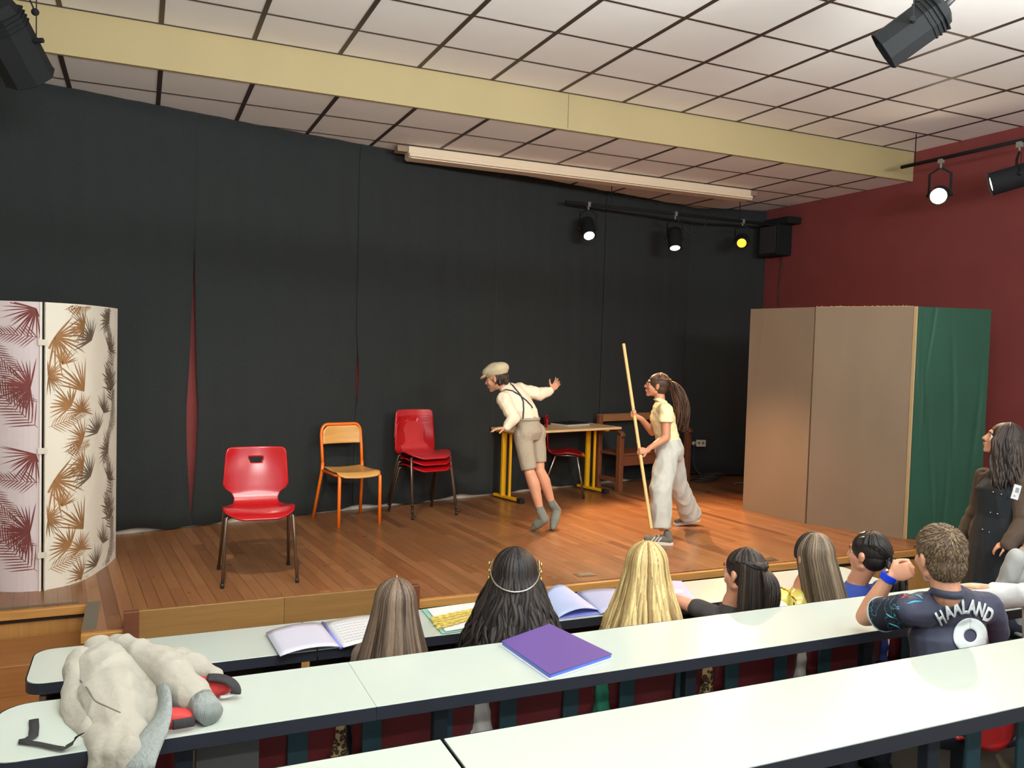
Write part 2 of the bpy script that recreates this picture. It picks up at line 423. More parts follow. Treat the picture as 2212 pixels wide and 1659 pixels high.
# unseen pendant luminaires, added to carry the fill light over the seats
M_can0 = mat('rod_grey', srgb(150, 150, 150), 0.4)
M_lumi = mat('luminaire_white', srgb(230, 230, 228), 0.5); M_tube = mat('fluorescent_tube', srgb(255, 255, 250), 0.4, emit=(0.95, 1, 0.93, 1), estr=6)
for k, (lx, ly) in enumerate(((0.6, -4.9), (3.6, -4.9), (0.6, -7.2), (3.6, -7.2))):
    t = thing('pendant_luminaire', 'white pendant fluorescent luminaire over the %s seats, %s one' % (('middle', 'rear')[k//2], ('left', 'right')[k % 2]), 'ceiling lamp', (lx, ly, 3.01), 0, 'pendant luminaires over the seats')
    for sy in (-0.11, 0.11): MB().box((0, sy, 0), (1.55, 0.012, 0.09)).build('side_profile', M_lumi, t, bevel=0.002)
    for sx in (-0.7, 0.7): MB().tube([(sx, 0, 0.02), (sx, 0, ZN-3.01)], 0.004, 6).build('suspension_rod', M_can0, t)
    MB().tube([(-0.72, 0.09, 0), (0.72, 0.09, 0)], 0.012, 10).build('fluorescent_tube', M_tube, t, smooth=True)
# ---------------------------------------------------------------- palm leaf folding screen
M_scr = mat('screen_cream', srgb(226, 220, 204), 0.7); M_scrp = mat('screen_lilac', srgb(214, 200, 202), 0.7)
M_lf1 = mat('leaf_maroon', srgb(122, 62, 58), 0.8, var=0.25, vscale=9); M_lf2 = mat('leaf_gold', srgb(150, 108, 66), 0.8, var=0.3, vscale=5)
M_lf3 = mat('leaf_dark', srgb(104, 88, 72), 0.8, var=0.3, vscale=5)
def smooth_path(pts, n=60):
    out = []
    P_ = [V((p[0], p[1], 0)) for p in pts]
    for i in range(len(P_)-1):
        p0 = P_[max(i-1, 0)]; p1 = P_[i]; p2 = P_[i+1]; p3 = P_[min(i+2, len(P_)-1)]
        for j in range(8):
            t = j/8; out.append(0.5*((2*p1)+(p2-p0)*t+(2*p0-5*p1+4*p2-p3)*t*t+(3*p1-p0-3*p2+p3)*t**3))
    out.append(P_[-1]); L = [0]
    for a, b in zip(out, out[1:]): L.append(L[-1]+(b-a).length)
    def at(s):
        s = max(0, min(L[-1], s))
        for i in range(len(L)-1):
            if s <= L[i+1]:
                k = (s-L[i])/(L[i+1]-L[i]+1e-9); p = out[i].lerp(out[i+1], k); t = (out[i+1]-out[i]).normalized(); return p, t
        return out[-1], (out[-1]-out[-2]).normalized()
    return at, L[-1]
HS = 1.74
def screen_panel(name, pts, base_m, leafm, seed, root, side=-1):
    at, L = smooth_path(pts); rnd = random.Random(seed)
    mb = MB()
    n = 28
    vs = []
    for k in range(n+1):
        p, tt = at(L*k/n); nn = V((tt.y, -tt.x, 0))
        for off in (0.007, -0.007):
            for z in (0, HS): vs.append(V((p.x, p.y, ZS+z))+nn*off)
    fs = []
    for k in range(n):
        a = k*4; b = a+4
        fs += [(a, b, b+1, a+1), (a+2, a+3, b+3, b+2), (a+1, b+1, b+3, a+3), (a, a+2, b+2, b)]
    fs += [(0, 1, 3, 2), (n*4, n*4+2, n*4+3, n*4+1)]
    mb.add(vs, fs)
    def P3(s, z, h):
        p, tt = at(s); nn = V((tt.y, -tt.x, 0)); return V((p.x, p.y, ZS+z))+nn*(0.0074+h)
    def leaflet(s0, z0, ang, ln, w, h):
        ca, sa = math.cos(ang), math.sin(ang); A = []; B = []; steps = 5
        for i in range(steps+1):
            q = i/steps; wd = w*math.sin(PI*min(0.999, 0.12+0.88*q))**0.8*(1-q*0.35)
            s = s0+ca*ln*q; z = z0+sa*ln*q-0.05*ln*q*q
            A.append((s-sa*wd, z+ca*wd)); B.append((s+sa*wd, z-ca*wd))
        for i in range(steps):
            quad = [A[i], A[i+1], B[i+1], B[i]]
            if all(0.004 < q[0] < L-0.004 and 0.004 < q[1] < HS-0.004 for q in quad):
                mb.add([P3(a, b, h) for a, b in quad], [(0, 1, 2, 3)])
    k = 0
    def fan(s, z, a0, spread, num, ln, w):
        nonlocal k
        k += 1
        for i in range(num):
            a = a0-spread/2+spread*i/(num-1)+rnd.uniform(-.05, .05)
            leaflet(s, z, a, ln*rnd.uniform(.7, 1.1), w*rnd.uniform(.7, 1.2), 0.0004+0.00002*k)
    def frond(s, z, a0, ln, pairs, ll, w):
        nonlocal k
        k += 1
        leaflet(s, z, a0, ln, w*0.7, 0.0004)
        for i in range(pairs):
            q = (i+1)/(pairs+1); ss = s+math.cos(a0)*ln*q; zz = z+math.sin(a0)*ln*q
            for sg in (-1, 1):
                leaflet(ss, zz, a0+sg*(0.85-0.3*q), ll*(1-0.5*q)*rnd.uniform(.85, 1.1), w*rnd.uniform(.7, 1.1), 0.0004+0.00002*k)
    # the printed motif repeats every 0.87 m up the cloth
    cell = leafm(L, random.Random(seed+1))
    for rep in range(-1, 3):
        for f in cell:
            rnd = random.Random(hash((round(f[2]*1000), round(f[3]*1000))) & 0xffff)
            mb.mi = f[0]
            (fan if f[1] == 'fan' else frond)(f[2], f[3]+rep*0.87, *f[4:])
    o = mb.build(name, [base_m, M_lf1, M_lf2, M_lf3], root)
    return o
t = thing('palm_screen', 'curved folding screen printed with brown and maroon palm leaves at the left of the stage', 'folding screen')
pl = [(-1.32, -0.02), (-1.10, -0.27), (-0.90, -0.42), (-0.76, -0.482), (-0.645, -0.494)]
pr = [(-0.632, -0.492), (-0.50, -0.412), (-0.41, -0.28), (-0.345, -0.11), (-0.29, 0.08), (-0.262, 0.21)]
def leaves_l(L, r):
    out = [(1, 'fan', L-0.06, 0.36, PI, 3.4, 26, 0.21, 0.0052), (1, 'frond', L-0.02, 0.12, 2.35, 0.55, 24, 0.17, 0.0042), (1, 'frond', L-0.45, 0.62, -0.75, 0.5, 24, 0.17, 0.0042),
           (1, 'frond', L-0.01, 0.66, PI-0.1, 0.30, 15, 0.10, 0.0036), (1, 'frond', L-0.30, 0.80, -2.2, 0.4, 20, 0.14, 0.0042), (1, 'fan', L-0.03, 0.83, 3.9, 2.2, 16, 0.22, 0.005)]
    for k in range(7): out.append((1, r.choice(['fan', 'frond']), r.uniform(0, L-0.3), r.uniform(0, .87)) + ((r.uniform(0, 6.3), 2.8, 18, 0.17, 0.0048) if out and False else ()))
    return [f if len(f) > 4 else (f+(r.uniform(0, 6.3), 2.8, 18, 0.16, 0.0045) if f[1] == 'fan' else f+(r.uniform(0, 6.3), 0.4, 18, 0.13, 0.004)) for f in out]
def leaves_r(L, r):
    out = [(2, 'fan', 0.02, 0.43, 0.0, 3.3, 18, 0.11, 0.0046), (2, 'fan', 0.155, 0.245, 2.5, 2.6, 13, 0.15, 0.0062), (2, 'fan', 0.235, 0.205, 1.7, 3.8, 20, 0.135, 0.0052),
           (2, 'fan', 0.055, 0.665, -0.55, 2.9, 15, 0.22, 0.0068), (2, 'fan', 0.26, 0.33, 2.2, 1.3, 9, 0.25, 0.0075), (2, 'fan', 0.255, 0.03, 2.7, 2.9, 16, 0.15, 0.0056), (2, 'fan', 0.26, 0.73, 3.0, 3.0, 18, 0.14, 0.0056),
           (2, 'frond', 0.02, 0.12, 0.3, 0.26, 14, 0.09, 0.003), (2, 'fan', 0.10, 0.50, 1.2, 1.8, 10, 0.13, 0.005), (2, 'frond', 0.12, 0.83, 0.2, 0.2, 12, 0.08, 0.003)]
    for k in range(11):
        s_ = r.uniform(0.29, L-0.02); z_ = 0.87*k/11+r.uniform(-.03, .03)
        out.append((3, 'fan', s_, z_, r.uniform(0.3, 2.8), 2.4, 13, 0.17, 0.006) if k % 3 else (3, 'frond', s_, z_, r.uniform(.8, 2.2), 0.3, 12, 0.11, 0.005))
    return out
screen_panel('left_panel', pl, M_scrp, leaves_l, 3, t)
screen_panel('right_panel', pr, M_scr, leaves_r, 5, t)
mb = MB()
for (x, y) in ((-0.652, -0.5), (-0.624, -0.496)): mb.box((x, y, ZS+HS/2), (0.009, 0.024, HS), rotz(0.15))
mb.build('edge_trim', M_scr, t)
mb = MB()
M_h_ = mat('hinge_cream', srgb(214, 206, 190), 0.6)
for z in (0.22, 0.85, 1.5): MB().box((-0.638, -0.514, ZS+z), (0.05, 0.006, 0.035), rotz(0.15)).build('hinge', M_h_, t)
mb = MB(); p = V((-0.385, -0.225, 0)); mb.tube([(p.x, p.y-0.004, ZS), (p.x, p.y-0.004, ZS+HS)], 0.004, 6); mb.build('seam_cord', M_scr, t)

# ---------------------------------------------------------------- red shell chairs
M_red = mat('red_plywood', srgb(170, 12, 22), 0.24, var=0.10, vscale=7, stretch=(6, 6, 0.7), coat=0.5)
M_red2 = mat('faded_red_plywood', srgb(184, 44, 50), 0.28, var=0.10, vscale=7, stretch=(6, 6, 0.7), coat=0.5)
M_steel = mat('brown_steel', srgb(118, 104, 92), 0.35, metal=0.8)
M_chrome = mat('grey_steel', srgb(170, 168, 162), 0.25, metal=0.95)
prof = [(0.235, 0.83), (0.225, 0.76), (0.205, 0.66), (0.19, 0.58), (0.178, 0.52), (0.160, 0.475), (0.125, 0.452), (0.05, 0.446), (-0.05, 0.450), (-0.13, 0.448), (-0.18, 0.438), (-0.215, 0.418)]
wid = [(0.0, 0.168), (0.02, 0.19), (0.06, 0.198), (0.24, 0.207), (0.33, 0.212), (0.365, 0.20), (0.41, 0.158), (0.46, 0.142), (0.51, 0.146), (0.56, 0.185), (0.62, 0.215), (0.70, 0.226), (0.82, 0.224), (0.88, 0.212), (0.92, 0.196), (0.955, 0.172), (0.98, 0.145), (1.0, 0.105)]
pat, pL = smooth_path(prof)
def wd(v):
    for (a, wa), (b, wb) in zip(wid, wid[1:]):
        if a <= v <= b:
            k = (v-a)/(b-a); return wa+(wb-wa)*(k*k*(3-2*k)*0.6+k*0.4)
    return wid[-1][1]
def shell_surface(u, v):
    p, tt = pat(v*pL); h = wd(v); x = (u*2-1)*h
    back = max(0, 1-v/0.42); cup = 0.05*back*(x/0.2)**2*-1
    return V((x, p.x+cup*1.0, p.y+(0.016*(x/0.2)**2*math.sin(PI*(v-.5)/.5)**2 if v > 0.5 else 0)))
def hole(u, v):
    x = (u*2-1)*wd(v); s = v*pL
    if not 0.065 < s < 0.105: return False
    return abs(x) < (0.048 if s < 0.09 else 0.036)
def shell_chair(label, m_seat, m_leg, loc, rz, group=None, lean=0, name='red_chair'):
    t = thing(name, label, 'chair', loc, rz, group)
    mb = MB(); mb.open = True; mb.grid(shell_surface, 44, 76, hole)
    o = mb.build('seat_shell', m_seat, t, smooth=True, solid=0.011)
    for sx in (-1, 1):
        for (ty, tz, by, nm) in ((-0.13, 0.435, -0.215, 0), (0.09, 0.432, 0.235, 1)):
            mb = MB(); mb.tube([(sx*0.17, ty, tz), (sx*0.205, ty-0.006 if nm == 0 else ty+0.006, tz-0.012), (sx*0.228, by, 0.012)], 0.0105, 8)
            lg = mb.build('leg', m_leg, t, smooth=True)
            MB().tube([(sx*0.228, by, 0.0), (sx*0.228, by, 0.03)], 0.0125, 8).build('rubber_foot', M_black, lg, smooth=True)
    mb = MB()
    for sx in (-1, 1): mb.tube([(sx*0.165, -0.13, 0.436), (sx*0.16, 0.09, 0.434)], 0.009, 6)
    mb.tube([(-0.165, 0.03, 0.435), (0.165, 0.03, 0.435)], 0.009, 6)
    mb.build('under_frame', m_leg, t, smooth=True)
    return t
M_black = mat('black_rubber', srgb(30, 30, 32), 0.6)
ch = shell_chair('bright red plywood chair standing alone at the left front of the stage', M_red, M_steel, (0.605, -0.575, ZS), math.radians(-2))
# stack of three
s0 = shell_chair('faded red plywood chair, bottom of the stack of three', M_red, M_steel, (2.285, 1.10, ZS), math.radians(12), 'stacked red chairs')
s1 = dup(s0, 'faded red plywood chair, middle of the stack of three', (2.283, 1.108, ZS+0.056), None, 'stacked red chairs')
s2 = shell_chair('faded red plywood chair, top of the stack of three', M_red2, M_steel, (2.281, 1.116, ZS+0.112), math.radians(12), 'stacked red chairs')
# chair behind the table, side on
shell_chair('red plywood chair pushed sideways under the yellow legged table', M_red, M_chrome, (4.04, 1.68, ZS), math.radians(62))

# orange school chair
M_orange = mat('orange_steel', srgb(255, 122, 28), 0.3, coat=0.4)
M_beech = mat('beech_plywood', srgb(226, 170, 96), 0.35, var=0.12, vscale=4, stretch=(0.8, 0.8, 8), coat=0.3)
t = thing('school_chair', 'orange steel school chair with beech seat and backrest', 'chair', (1.565, 0.955, ZS), math.radians(11))
for sx in (-1, 1):
    MB().tube([(sx*0.188, -0.21, 0.0), (sx*0.186, -0.205, 0.41), (sx*0.182, -0.185, 0.435)], 0.0145, 10).build('leg', M_orange, t, smooth=True)
    MB().tube([(sx*0.225, 0.265, 0.0), (sx*0.19, 0.165, 0.43), (sx*0.185, 0.165, 0.50)], 0.0145, 10).build('leg', M_orange, t, smooth=True)
mb = MB()
pts = [(-0.185, 0.165, 0.48), (-0.187, 0.185, 0.62)]+bez([(-0.187, 0.205, 0.73), (-0.187, 0.212, 0.825), (-0.13, 0.214, 0.83)], 5)+bez([(0.13, 0.214, 0.83), (0.187, 0.212, 0.825), (0.187, 0.205, 0.73)], 5)+[(0.187, 0.185, 0.62), (0.185, 0.165, 0.48)]
mb.tube(pts, 0.0135, 10); mb.build('back_frame', M_orange, t, smooth=True)
for sx in (-1, 1): mb = MB(); mb.tube([(sx*0.186, 0.165, 0.435), (sx*0.184, -0.1, 0.425), (sx*0.182, -0.19, 0.435)], 0.012, 8); mb.build('seat_frame', M_orange, t, smooth=True)
mb = MB(); mb.open = True
def fn(u, v):
    y = 0.17-0.40*v; x = (u*2-1)*(0.168+0.03*v)
    if v > 0.9: x *= 1-0.25*((v-.9)/.1)**2
    z = 0.452+0.010*(u*2-1)**2-0.010*math.sin(v*PI)
    if v > 0.82: z -= 0.042*((v-.82)/.18)**1.6
    return V((x, y, z))
mb.grid(fn, 16, 24); mb.build('seat', M_beech, t, smooth=True, solid=0.009)
mb = MB(); mb.open = True
def fn(u, v):
    a = (u*2-1); hw = 0.178
    x = a*hw; z = 0.66+v*0.155
    r = 0.07 
    if v > 0.6:
        k = (v-0.6)/0.4; x = a*(hw-0.045*k*k)
    y = 0.203+0.012*(v)+0.025*(1-a*a)-0.022
    return V((x, y, z))
mb.grid(fn, 18, 12); mb.build('backrest', M_beech, t, smooth=True, solid=0.009)

# yellow legged table
M_yel = mat('yellow_steel', srgb(232, 176, 20), 0.35, coat=0.3)
M_top = mat('beige_tabletop', srgb(228, 200, 150), 0.3, var=0.03)
t = thing('table', 'beige school table on yellow steel legs at the back of the stage', 'table', (3.88, 1.66, ZS), CA)
mb = MB(); mb.box((0.06, -0.02, 0.71), (1.40, 0.50, 0.026)); mb.build('tabletop', M_top, t, bevel=0.006)
for sx in (-0.585, 0.585):
    mb = MB(); mb.box((sx, 0.07, 0.36), (0.052, 0.03, 0.67)).box((sx+0.006, -0.03, 0.37), (0.026, 0.02, 0.66)).box((sx, -0.02, 0.688), (0.05, 0.42, 0.02))
    lg = mb.build('leg', M_yel, t, bevel=0.003)
    MB().box((sx, 0.0, 0.028), (0.045, 0.42, 0.028), rotz(0)).build('foot_bar', M_yel, lg, bevel=0.004)
    MB().box((sx, -0.225, 0.026), (0.055, 0.07, 0.05)).build('foot_cap', M_black, lg, bevel=0.006)
t = thing('laptop', 'closed black and silver laptop lying on the beige table', 'laptop', (4.18, 1.83, ZS+0.722), CA+0.1)
MB().box((0, 0, 0.012), (0.36, 0.25, 0.020)).build('base', mat('silver_plastic', srgb(190, 188, 182), 0.4), t, bevel=0.004)
MB().box((0, 0.004, 0.027), (0.355, 0.245, 0.009)).build('lid', mat('black_plastic', srgb(34, 32, 34), 0.8, spec=0.2), t, bevel=0.002)

# wooden bench
M_bench = planks('bench_wood', [srgb(112, 66, 44), srgb(126, 76, 50), srgb(100, 58, 40)], 0.0, 0.5, 3.0, 0.45, 0.4)
M_bench2 = mat('light_bench_rail', srgb(150, 106, 66), 0.45, var=0.2, vscale=5, stretch=(1, 10, 10))
t = thing('bench', 'dark wooden bench with curved armrests against the black curtain', 'bench', (5.22, 1.98, ZS), CA)
for sx in (-0.56, 0.56):
    MB().box((sx, 0.145, 0.41), (0.055, 0.055, 0.82)).build('leg', M_bench, t, bevel=0.006)
    MB().box((sx, -0.19, 0.31), (0.062, 0.062, 0.62)).build('leg', M_bench, t, bevel=0.006)
    mb = MB(); mb.tube(bez([(sx, 0.14, 0.665), (sx, -0.05, 0.675), (sx, -0.20, 0.672), (sx, -0.235, 0.655), (sx, -0.235, 0.60)], 10), [(0.018, 0.034)]*11, 8, up=(0, 0.3, 1))
    mb.build('armrest', M_bench, t, smooth=True)
    MB().box((sx, -0.02, 0.12), (0.03, 0.3, 0.05)).build('side_rail', M_bench, t, bevel=0.004)
MB().box((0, -0.03, 0.405), (1.13, 0.38, 0.028)).build('seat', M_bench, t, bevel=0.006)
MB().box((0, -0.19, 0.335), (1.06, 0.032, 0.115)).build('front_rail', M_bench, t, bevel=0.004)
MB().box((0, 0.15, 0.785), (1.17, 0.035, 0.085)).build('top_rail', M_bench2, t, bevel=0.006)

# beige and green partition
M_beige = mat('beige_fabric', srgb(140, 120, 98), 0.8, var=0.07, vscale=2.5, stretch=(1, 1, 0.35), bump=0.35, bscale=9)
M_green = mat('green_cloth', srgb(42, 88, 70), 0.42, var=0.12, vscale=2, stretch=(1.4, 1.4, 0.8), bump=0.5, bscale=4.5, coat=0.3)
M_pine = mat('raw_pine_edge', srgb(206, 178, 132), 0.7)
def panel(name, a, b, m, root, wr, th=0.028, h=2.0, seed=0):
    a = V((a[0], a[1], 0)); b = V((b[0], b[1], 0)); d = (b-a); L = d.length; d.normalize(); n = V((d.y, -d.x, 0))
    rnd = random.Random(seed); mb = MB()
    folds = [(rnd.uniform(0.05, 0.95), rnd.uniform(0.01, 0.03), rnd.uniform(-1, 1)*wr, rnd.uniform(0.2, 1), rnd.uniform(0, 1)) for _ in range(9)]
    def f(sgn):
        def fn(u, v):
            w_ = 0
            for c, s, amp, ln, z0 in folds:
                w_ += amp*math.exp(-((u-c-0.06*math.sin(v*5+z0*9)-0.15*(v-z0)*(z0-.5))/s)**2)*max(0, 1-abs(v-z0)/(ln*0.6))
            w_ += wr*0.5*math.exp(-((v-0.62)/0.006)**2)
            return a+d*(u*L)+n*(sgn*(th/2+max(-0.004, w_)))+V((0, 0, ZS+v*h))
        return fn
    mb.grid(f(1), 60, 60); mb.grid(f(-1), 4, 4, flip=True)
    for u0 in (0, 1):
        p = a+d*(u0*L); mb.add([p+n*th/2+V((0, 0, ZS)), p-n*th/2+V((0, 0, ZS)), p-n*th/2+V((0, 0, ZS+h)), p+n*th/2+V((0, 0, ZS+h))], [(0, 1, 2, 3)])
    for z in (0, h): mb.add([a+n*th/2+V((0, 0, ZS+z)), b+n*th/2+V((0, 0, ZS+z)), b-n*th/2+V((0, 0, ZS+z)), a-n*th/2+V((0, 0, ZS+z))], [(0, 1, 2, 3)])
    mb.open = True
    return mb.build(name, m, root, smooth=True, angle=40)
t = thing('partition_screen', 'tall partition of two beige panels and one green panel at the right of the stage', 'folding screen')
o = panel('beige_panel', (5.425, 0.43), (5.545, -0.30), M_beige, t, 0.002, seed=2); o['label'] = 'narrow far beige panel'
o = panel('beige_panel', (5.545, -0.315), (5.925, -1.05), M_beige, t, 0.0025, seed=4); o['label'] = 'wide near beige panel'
o = panel('green_panel', (5.965, -1.052), (6.63, -1.235), M_green, t, 0.007, seed=9, h=2.0); o['label'] = 'crumpled shiny green panel'
mb = MB(); mb.box((5.937, -1.062, ZS+1.0), (0.012, 0.03, 2.0)); mb.build('edge_batten', M_pine, t)
mb = MB(); mb.box((5.952, -1.052, ZS+0.99), (0.012, 0.02, 1.98)); mb.build('hinge_strip', M_darkgap, t)  # dark strip painted in for the shaded gap between the panels
mb = MB(); rnd = random.Random(3)
a, b = V((5.545, -0.315, ZS+2.0)), V((5.925, -1.05, ZS+2.0))
for i in range(60):
    p = a.lerp(b, rnd.random()); mb.tube([p, p+V((rnd.uniform(-.02, .02), rnd.uniform(-.03, .03), rnd.uniform(.002, .014)))], 0.0016, 4)
mb.tube([a, b], 0.004, 6)
mb.build('frayed_top', M_pine, t)

# low board along the stage lip
M_board = planks('board_wood', [srgb(146, 108, 60), srgb(158, 118, 68)], 0.0, 0.6, 5.0, 0.45, 0.4)
t = thing('stage_lip_board', 'low wooden board with end blocks along the left stage edge', 'board', (0.65, -1.40, ZS-0.10))
MB().box((0, 0.0, 0.115), (1.52, 0.022, 0.165)).build('board', M_board, t, bevel=0.004)
for x in (-0.79, 0.76): MB().box((x, -0.008, 0.10), (0.075, 0.045, 0.20)).build('end_block', M_bench, t, bevel=0.004)
# floor sockets
M_sock = mat('floor_socket', srgb(86, 72, 52), 0.5)
for (x, y), w_ in (((2.70, -1.22), 'brown metal socket hatch in the stage floor left of the blonde girl'), ((4.25, -1.28), 'brown metal socket hatch in the stage floor above the half ponytail girl'), ((5.98, -1.24), 'brown metal socket hatch in the stage floor beside the partition corner')):
    t = thing('floor_socket', w_, 'socket', (x, y, ZS), 0, 'floor sockets of the stage')
    MB().box((0, 0, 0.002), (0.13, 0.085, 0.004)).build('frame', M_sock, t, bevel=0.001)
    MB().box((0, 0, 0.005), (0.10, 0.06, 0.003)).build('lid', M_sock, t, bevel=0.001)

# wall outlet, cables and clutter behind the bench
t = thing('power_outlet', 'cream double power outlet on the black curtain right of the bench', 'outlet', (6.30, 2.36, ZS+0.42), -0.3)
MB().box((0.02, 0, 0), (0.125, 0.03, 0.085)).build('plate', M_white, t, bevel=0.006)
for s_ in (-0.01, 0.045): MB().tube([(s_, -0.014, 0.005), (s_, -0.018, 0.005)], 0.016, 12).build('socket', mat('socket_grey', srgb(110, 100, 84), .5), t)
MB().tube([(-0.08, 0, 0.0), (-0.08, -0.035, 0.0)], 0.024, 12).build('plug', M_white, t, bevel=0.004)
rnd = random.Random(5)
M_cable = mat('black_cable', srgb(46, 46, 50), 0.5); M_cable2 = mat('grey_cable', srgb(120, 118, 112), 0.5)
for i, (m, lab) in enumerate(((M_cable, 'black cable hanging down from the cream outlet'), (M_cable, 'black cable coiled on the floor right of the bench'), (M_cable2, 'grey cable lying on the floor by the beige partition'))):
    if i == 0: pts = bez([(6.22, 2.34, ZS+0.42), (6.14, 2.30, ZS+0.25), (6.12, 2.26, ZS+0.05), (6.25, 2.18, ZS+0.012), (6.4, 2.1, ZS+0.008)], 20)
    elif i == 1:
        pts = [V((6.05+0.16*math.cos(a)+0.01*a, 1.98+0.10*math.sin(a), ZS+0.01+0.004*a)) for a in [k*0.4 for k in range(60)]]
    else: pts = bez([(6.35, 1.72, ZS+0.008), (6.55, 2.0, ZS+0.008), (6.7, 1.4, ZS+0.008), (6.2, 1.3, ZS+0.008), (6.45, 0.9, ZS+0.008)], 26)
    tag(MB().tube(pts, 0.007, 6).build('cable', m, smooth=True), lab, 'cable')

# ---------------------------------------------------------------- stage lights
M_can = mat('lamp_black', srgb(24, 26, 28), 0.8, spec=0.25); M_lens = mat('lit_lens', srgb(255, 240, 210), 0.3, emit=(1, 0.86, 0.62, 1), estr=14)
M_lensd = mat('lit_lens_dim', srgb(255, 230, 190), 0.3, emit=(1, 0.80, 0.50, 1), estr=5)
M_lenso = mat('lit_lens_orange', srgb(255, 140, 20), 0.3, emit=(1, 0.27, 0.015, 1), estr=5)
M_lensb = mat('lit_lens_bright', srgb(255, 240, 210), 0.3, emit=(1, 0.80, 0.55, 1), estr=80)
def spotlight(label, loc, target, r=0.085, L=0.27, lens=None, hang=0.25, group=None, square=False, lensr=0.75, recess=0.03):
    """loc = centre of the can; it hangs under its bar by a yoke"""
    t = thing('stage_spotlight', label, 'spotlight', loc, 0, group)
    R = (V(target)-V(loc)).to_track_quat('-Z', 'Y').to_matrix().to_4x4()
    mb = MB(); mb.M = R
    n = 8 if square else 20
    mb.tube([(0, 0, -L/2), (0, 0, -L/2+0.004), (0, 0, -L/2+0.02), (0, 0, L/4), (0, 0, L/2-0.02), (0, 0, L/2)], [r*1.0, r*1.04, r, r, r*0.8, r*0.45], n, caps=False)
    mb.tube([(0, 0, -L/2+recess), (0, 0, -L/2+recess+0.004)], r*0.98, n)
    mb.tube([(0, 0, L/2-0.012), (0, 0, L/2)], r*0.46, n)
    for k in range(4): mb.tube([(0, 0, L/6+k*0.022), (0, 0, L/6+k*0.022+0.006)], r*1.06, n)
    mb.build('housing', M_can, t, smooth=not square, angle=40, solid=0.0)
    if lens:
        mb = MB(); mb.M = R; mb.ell((0, 0, -L/2+recess), (r*lensr, r*lensr, 0.008), None, 18, 8); mb.build('lens', lens, t, smooth=True)
    mb = MB(); top = V((0, 0, hang)); sd = R.to_3x3() @ V((r*1.12, 0, 0)); sd.z = 0; sd = sd.normalized()*r*1.16
    mb.tube([sd, sd+V((0, 0, hang*0.62)), V((0, 0, hang*0.80)), -sd+V((0, 0, hang*0.62)), -sd], [(0.003, 0.014)]*5, 6)
    mb.tube([sd*0.95, sd*1.25], 0.014, 8); mb.tube([-sd*0.95, -sd*1.25], 0.014, 8)
    mb.build('yoke', M_can, t)
    MB().tube([V((0, 0, hang*0.78)), top], 0.010, 8).box(top, (0.03, 0.05, 0.05)).build('hook_clamp', M_cable2, t, bevel=0.003)
    return t
def bar(label, a, b, drops):
    t = thing('lighting_bar', label, 'lighting bar', a); a = V(a); b = V(b)
    MB().tube([(0, 0, 0), b-a], 0.017, 10).build('pipe', M_can, t, smooth=True)
    for k in drops:
        p = (b-a)*k; top = V((p.x, p.y, p.z)); zc = ZC if (a+p).y > 0 else ZN
        MB().tube([top, (p.x, p.y, zc-a.z)], 0.005, 6).build('hanger', M_can, t)
    return t
bar('black lighting bar hanging in front of the backdrop at the right', (4.0, 1.76, 3.60), (6.95, 1.76, 3.60), (0.19, 0.78))
spotlight('black spotlight with bright white lens, leftmost of the three on the back bar', (4.28, 1.76, 3.34), (3.78, 0.0, 1.3), 0.075, 0.25, M_lens, 0.26, 'spotlights of the back bar', recess=0.012)
spotlight('black spotlight showing only a sliver of light, middle of the three on the back bar', (5.40, 1.76, 3.32), (4.9, 0.55, 0.4), 0.075, 0.26, M_lensd, 0.28, 'spotlights of the back bar', recess=0.012)
spotlight('black spotlight with glowing orange lens on the back bar', (6.35, 1.76, 3.37), (4.0, -1.0, 1.9), 0.07, 0.2, M_lenso, 0.23, 'spotlights of the back bar', recess=0.01)
pts = bez([(5.42, 1.76, 3.57), (5.6, 1.72, 3.30), (5.75, 1.76, 3.36), (5.85, 1.76, 3.58)], 14)
tag(MB().tube(pts, 0.006, 6).build('cable', M_cable, smooth=True), 'thin lamp cable looping under the back lighting bar', 'cable')
bar('short black lighting bar over the right front corner of the stage', (6.49, -0.35, 3.86), (6.49, -2.2, 3.86), (0.08, 0.9))
spotlight('blazing white spotlight by the red wall facing the seats', (6.49, -0.78, 3.53), (1.2, -4.6, 1.9), 0.075, 0.22, M_lensb, 0.31, recess=0.006, lensr=0.9)
spotlight('black spotlight aimed away to the left beside the blazing spotlight', (6.49, -1.52, 3.57), (4.9, 0.18, 2.9), 0.095, 0.42, M_lens, 0.26, recess=0.02)
# big lamps over the front rows
def big_lamp(label, loc, target, r, L, hang):
    t = spotlight(label, loc, target, r, L, None, hang, square=True)
    R = (V(target)-V(loc)).to_track_quat('-Z', 'Y').to_matrix().to_4x4()
    mb = MB(); mb.M = R @ T(0, r*0.8, 0); mb.tube([(0, 0, -L*0.3), (0, 0, L*0.3)], 0.006, 6); mb.build('side_rib', M_cable2, t)
    mb = MB(); mb.M = R; mb.tube([(0, 0, L/2-0.01), (0.02, 0.02, L/2+0.06), (0.05, 0.05, L/2+0.16)], 0.018, 8); mb.build('cable_tail', M_cable, t, smooth=True)
    return t
big_lamp('black octagonal lamp hanging from the tiled ceiling at top right', (3.48, -3.05, 3.72), (3.00, -2.45, 3.20), 0.107, 0.34, 0.40)
big_lamp('large black lamp with cables at the top left corner of the picture', (-0.75, -1.00, 3.58), (-0.40, -0.45, 2.95), 0.13, 0.42, 0.54)
t = thing('barn_door_lamp', 'black barn door lamp hanging beside the large lamp at top left', 'spotlight', (-1.22, -0.70, 3.50))
mb = MB(); mb.M = Matrix.Rotation(0.7, 4, 'Y') @ Matrix.Rotation(0.4, 4, 'X')
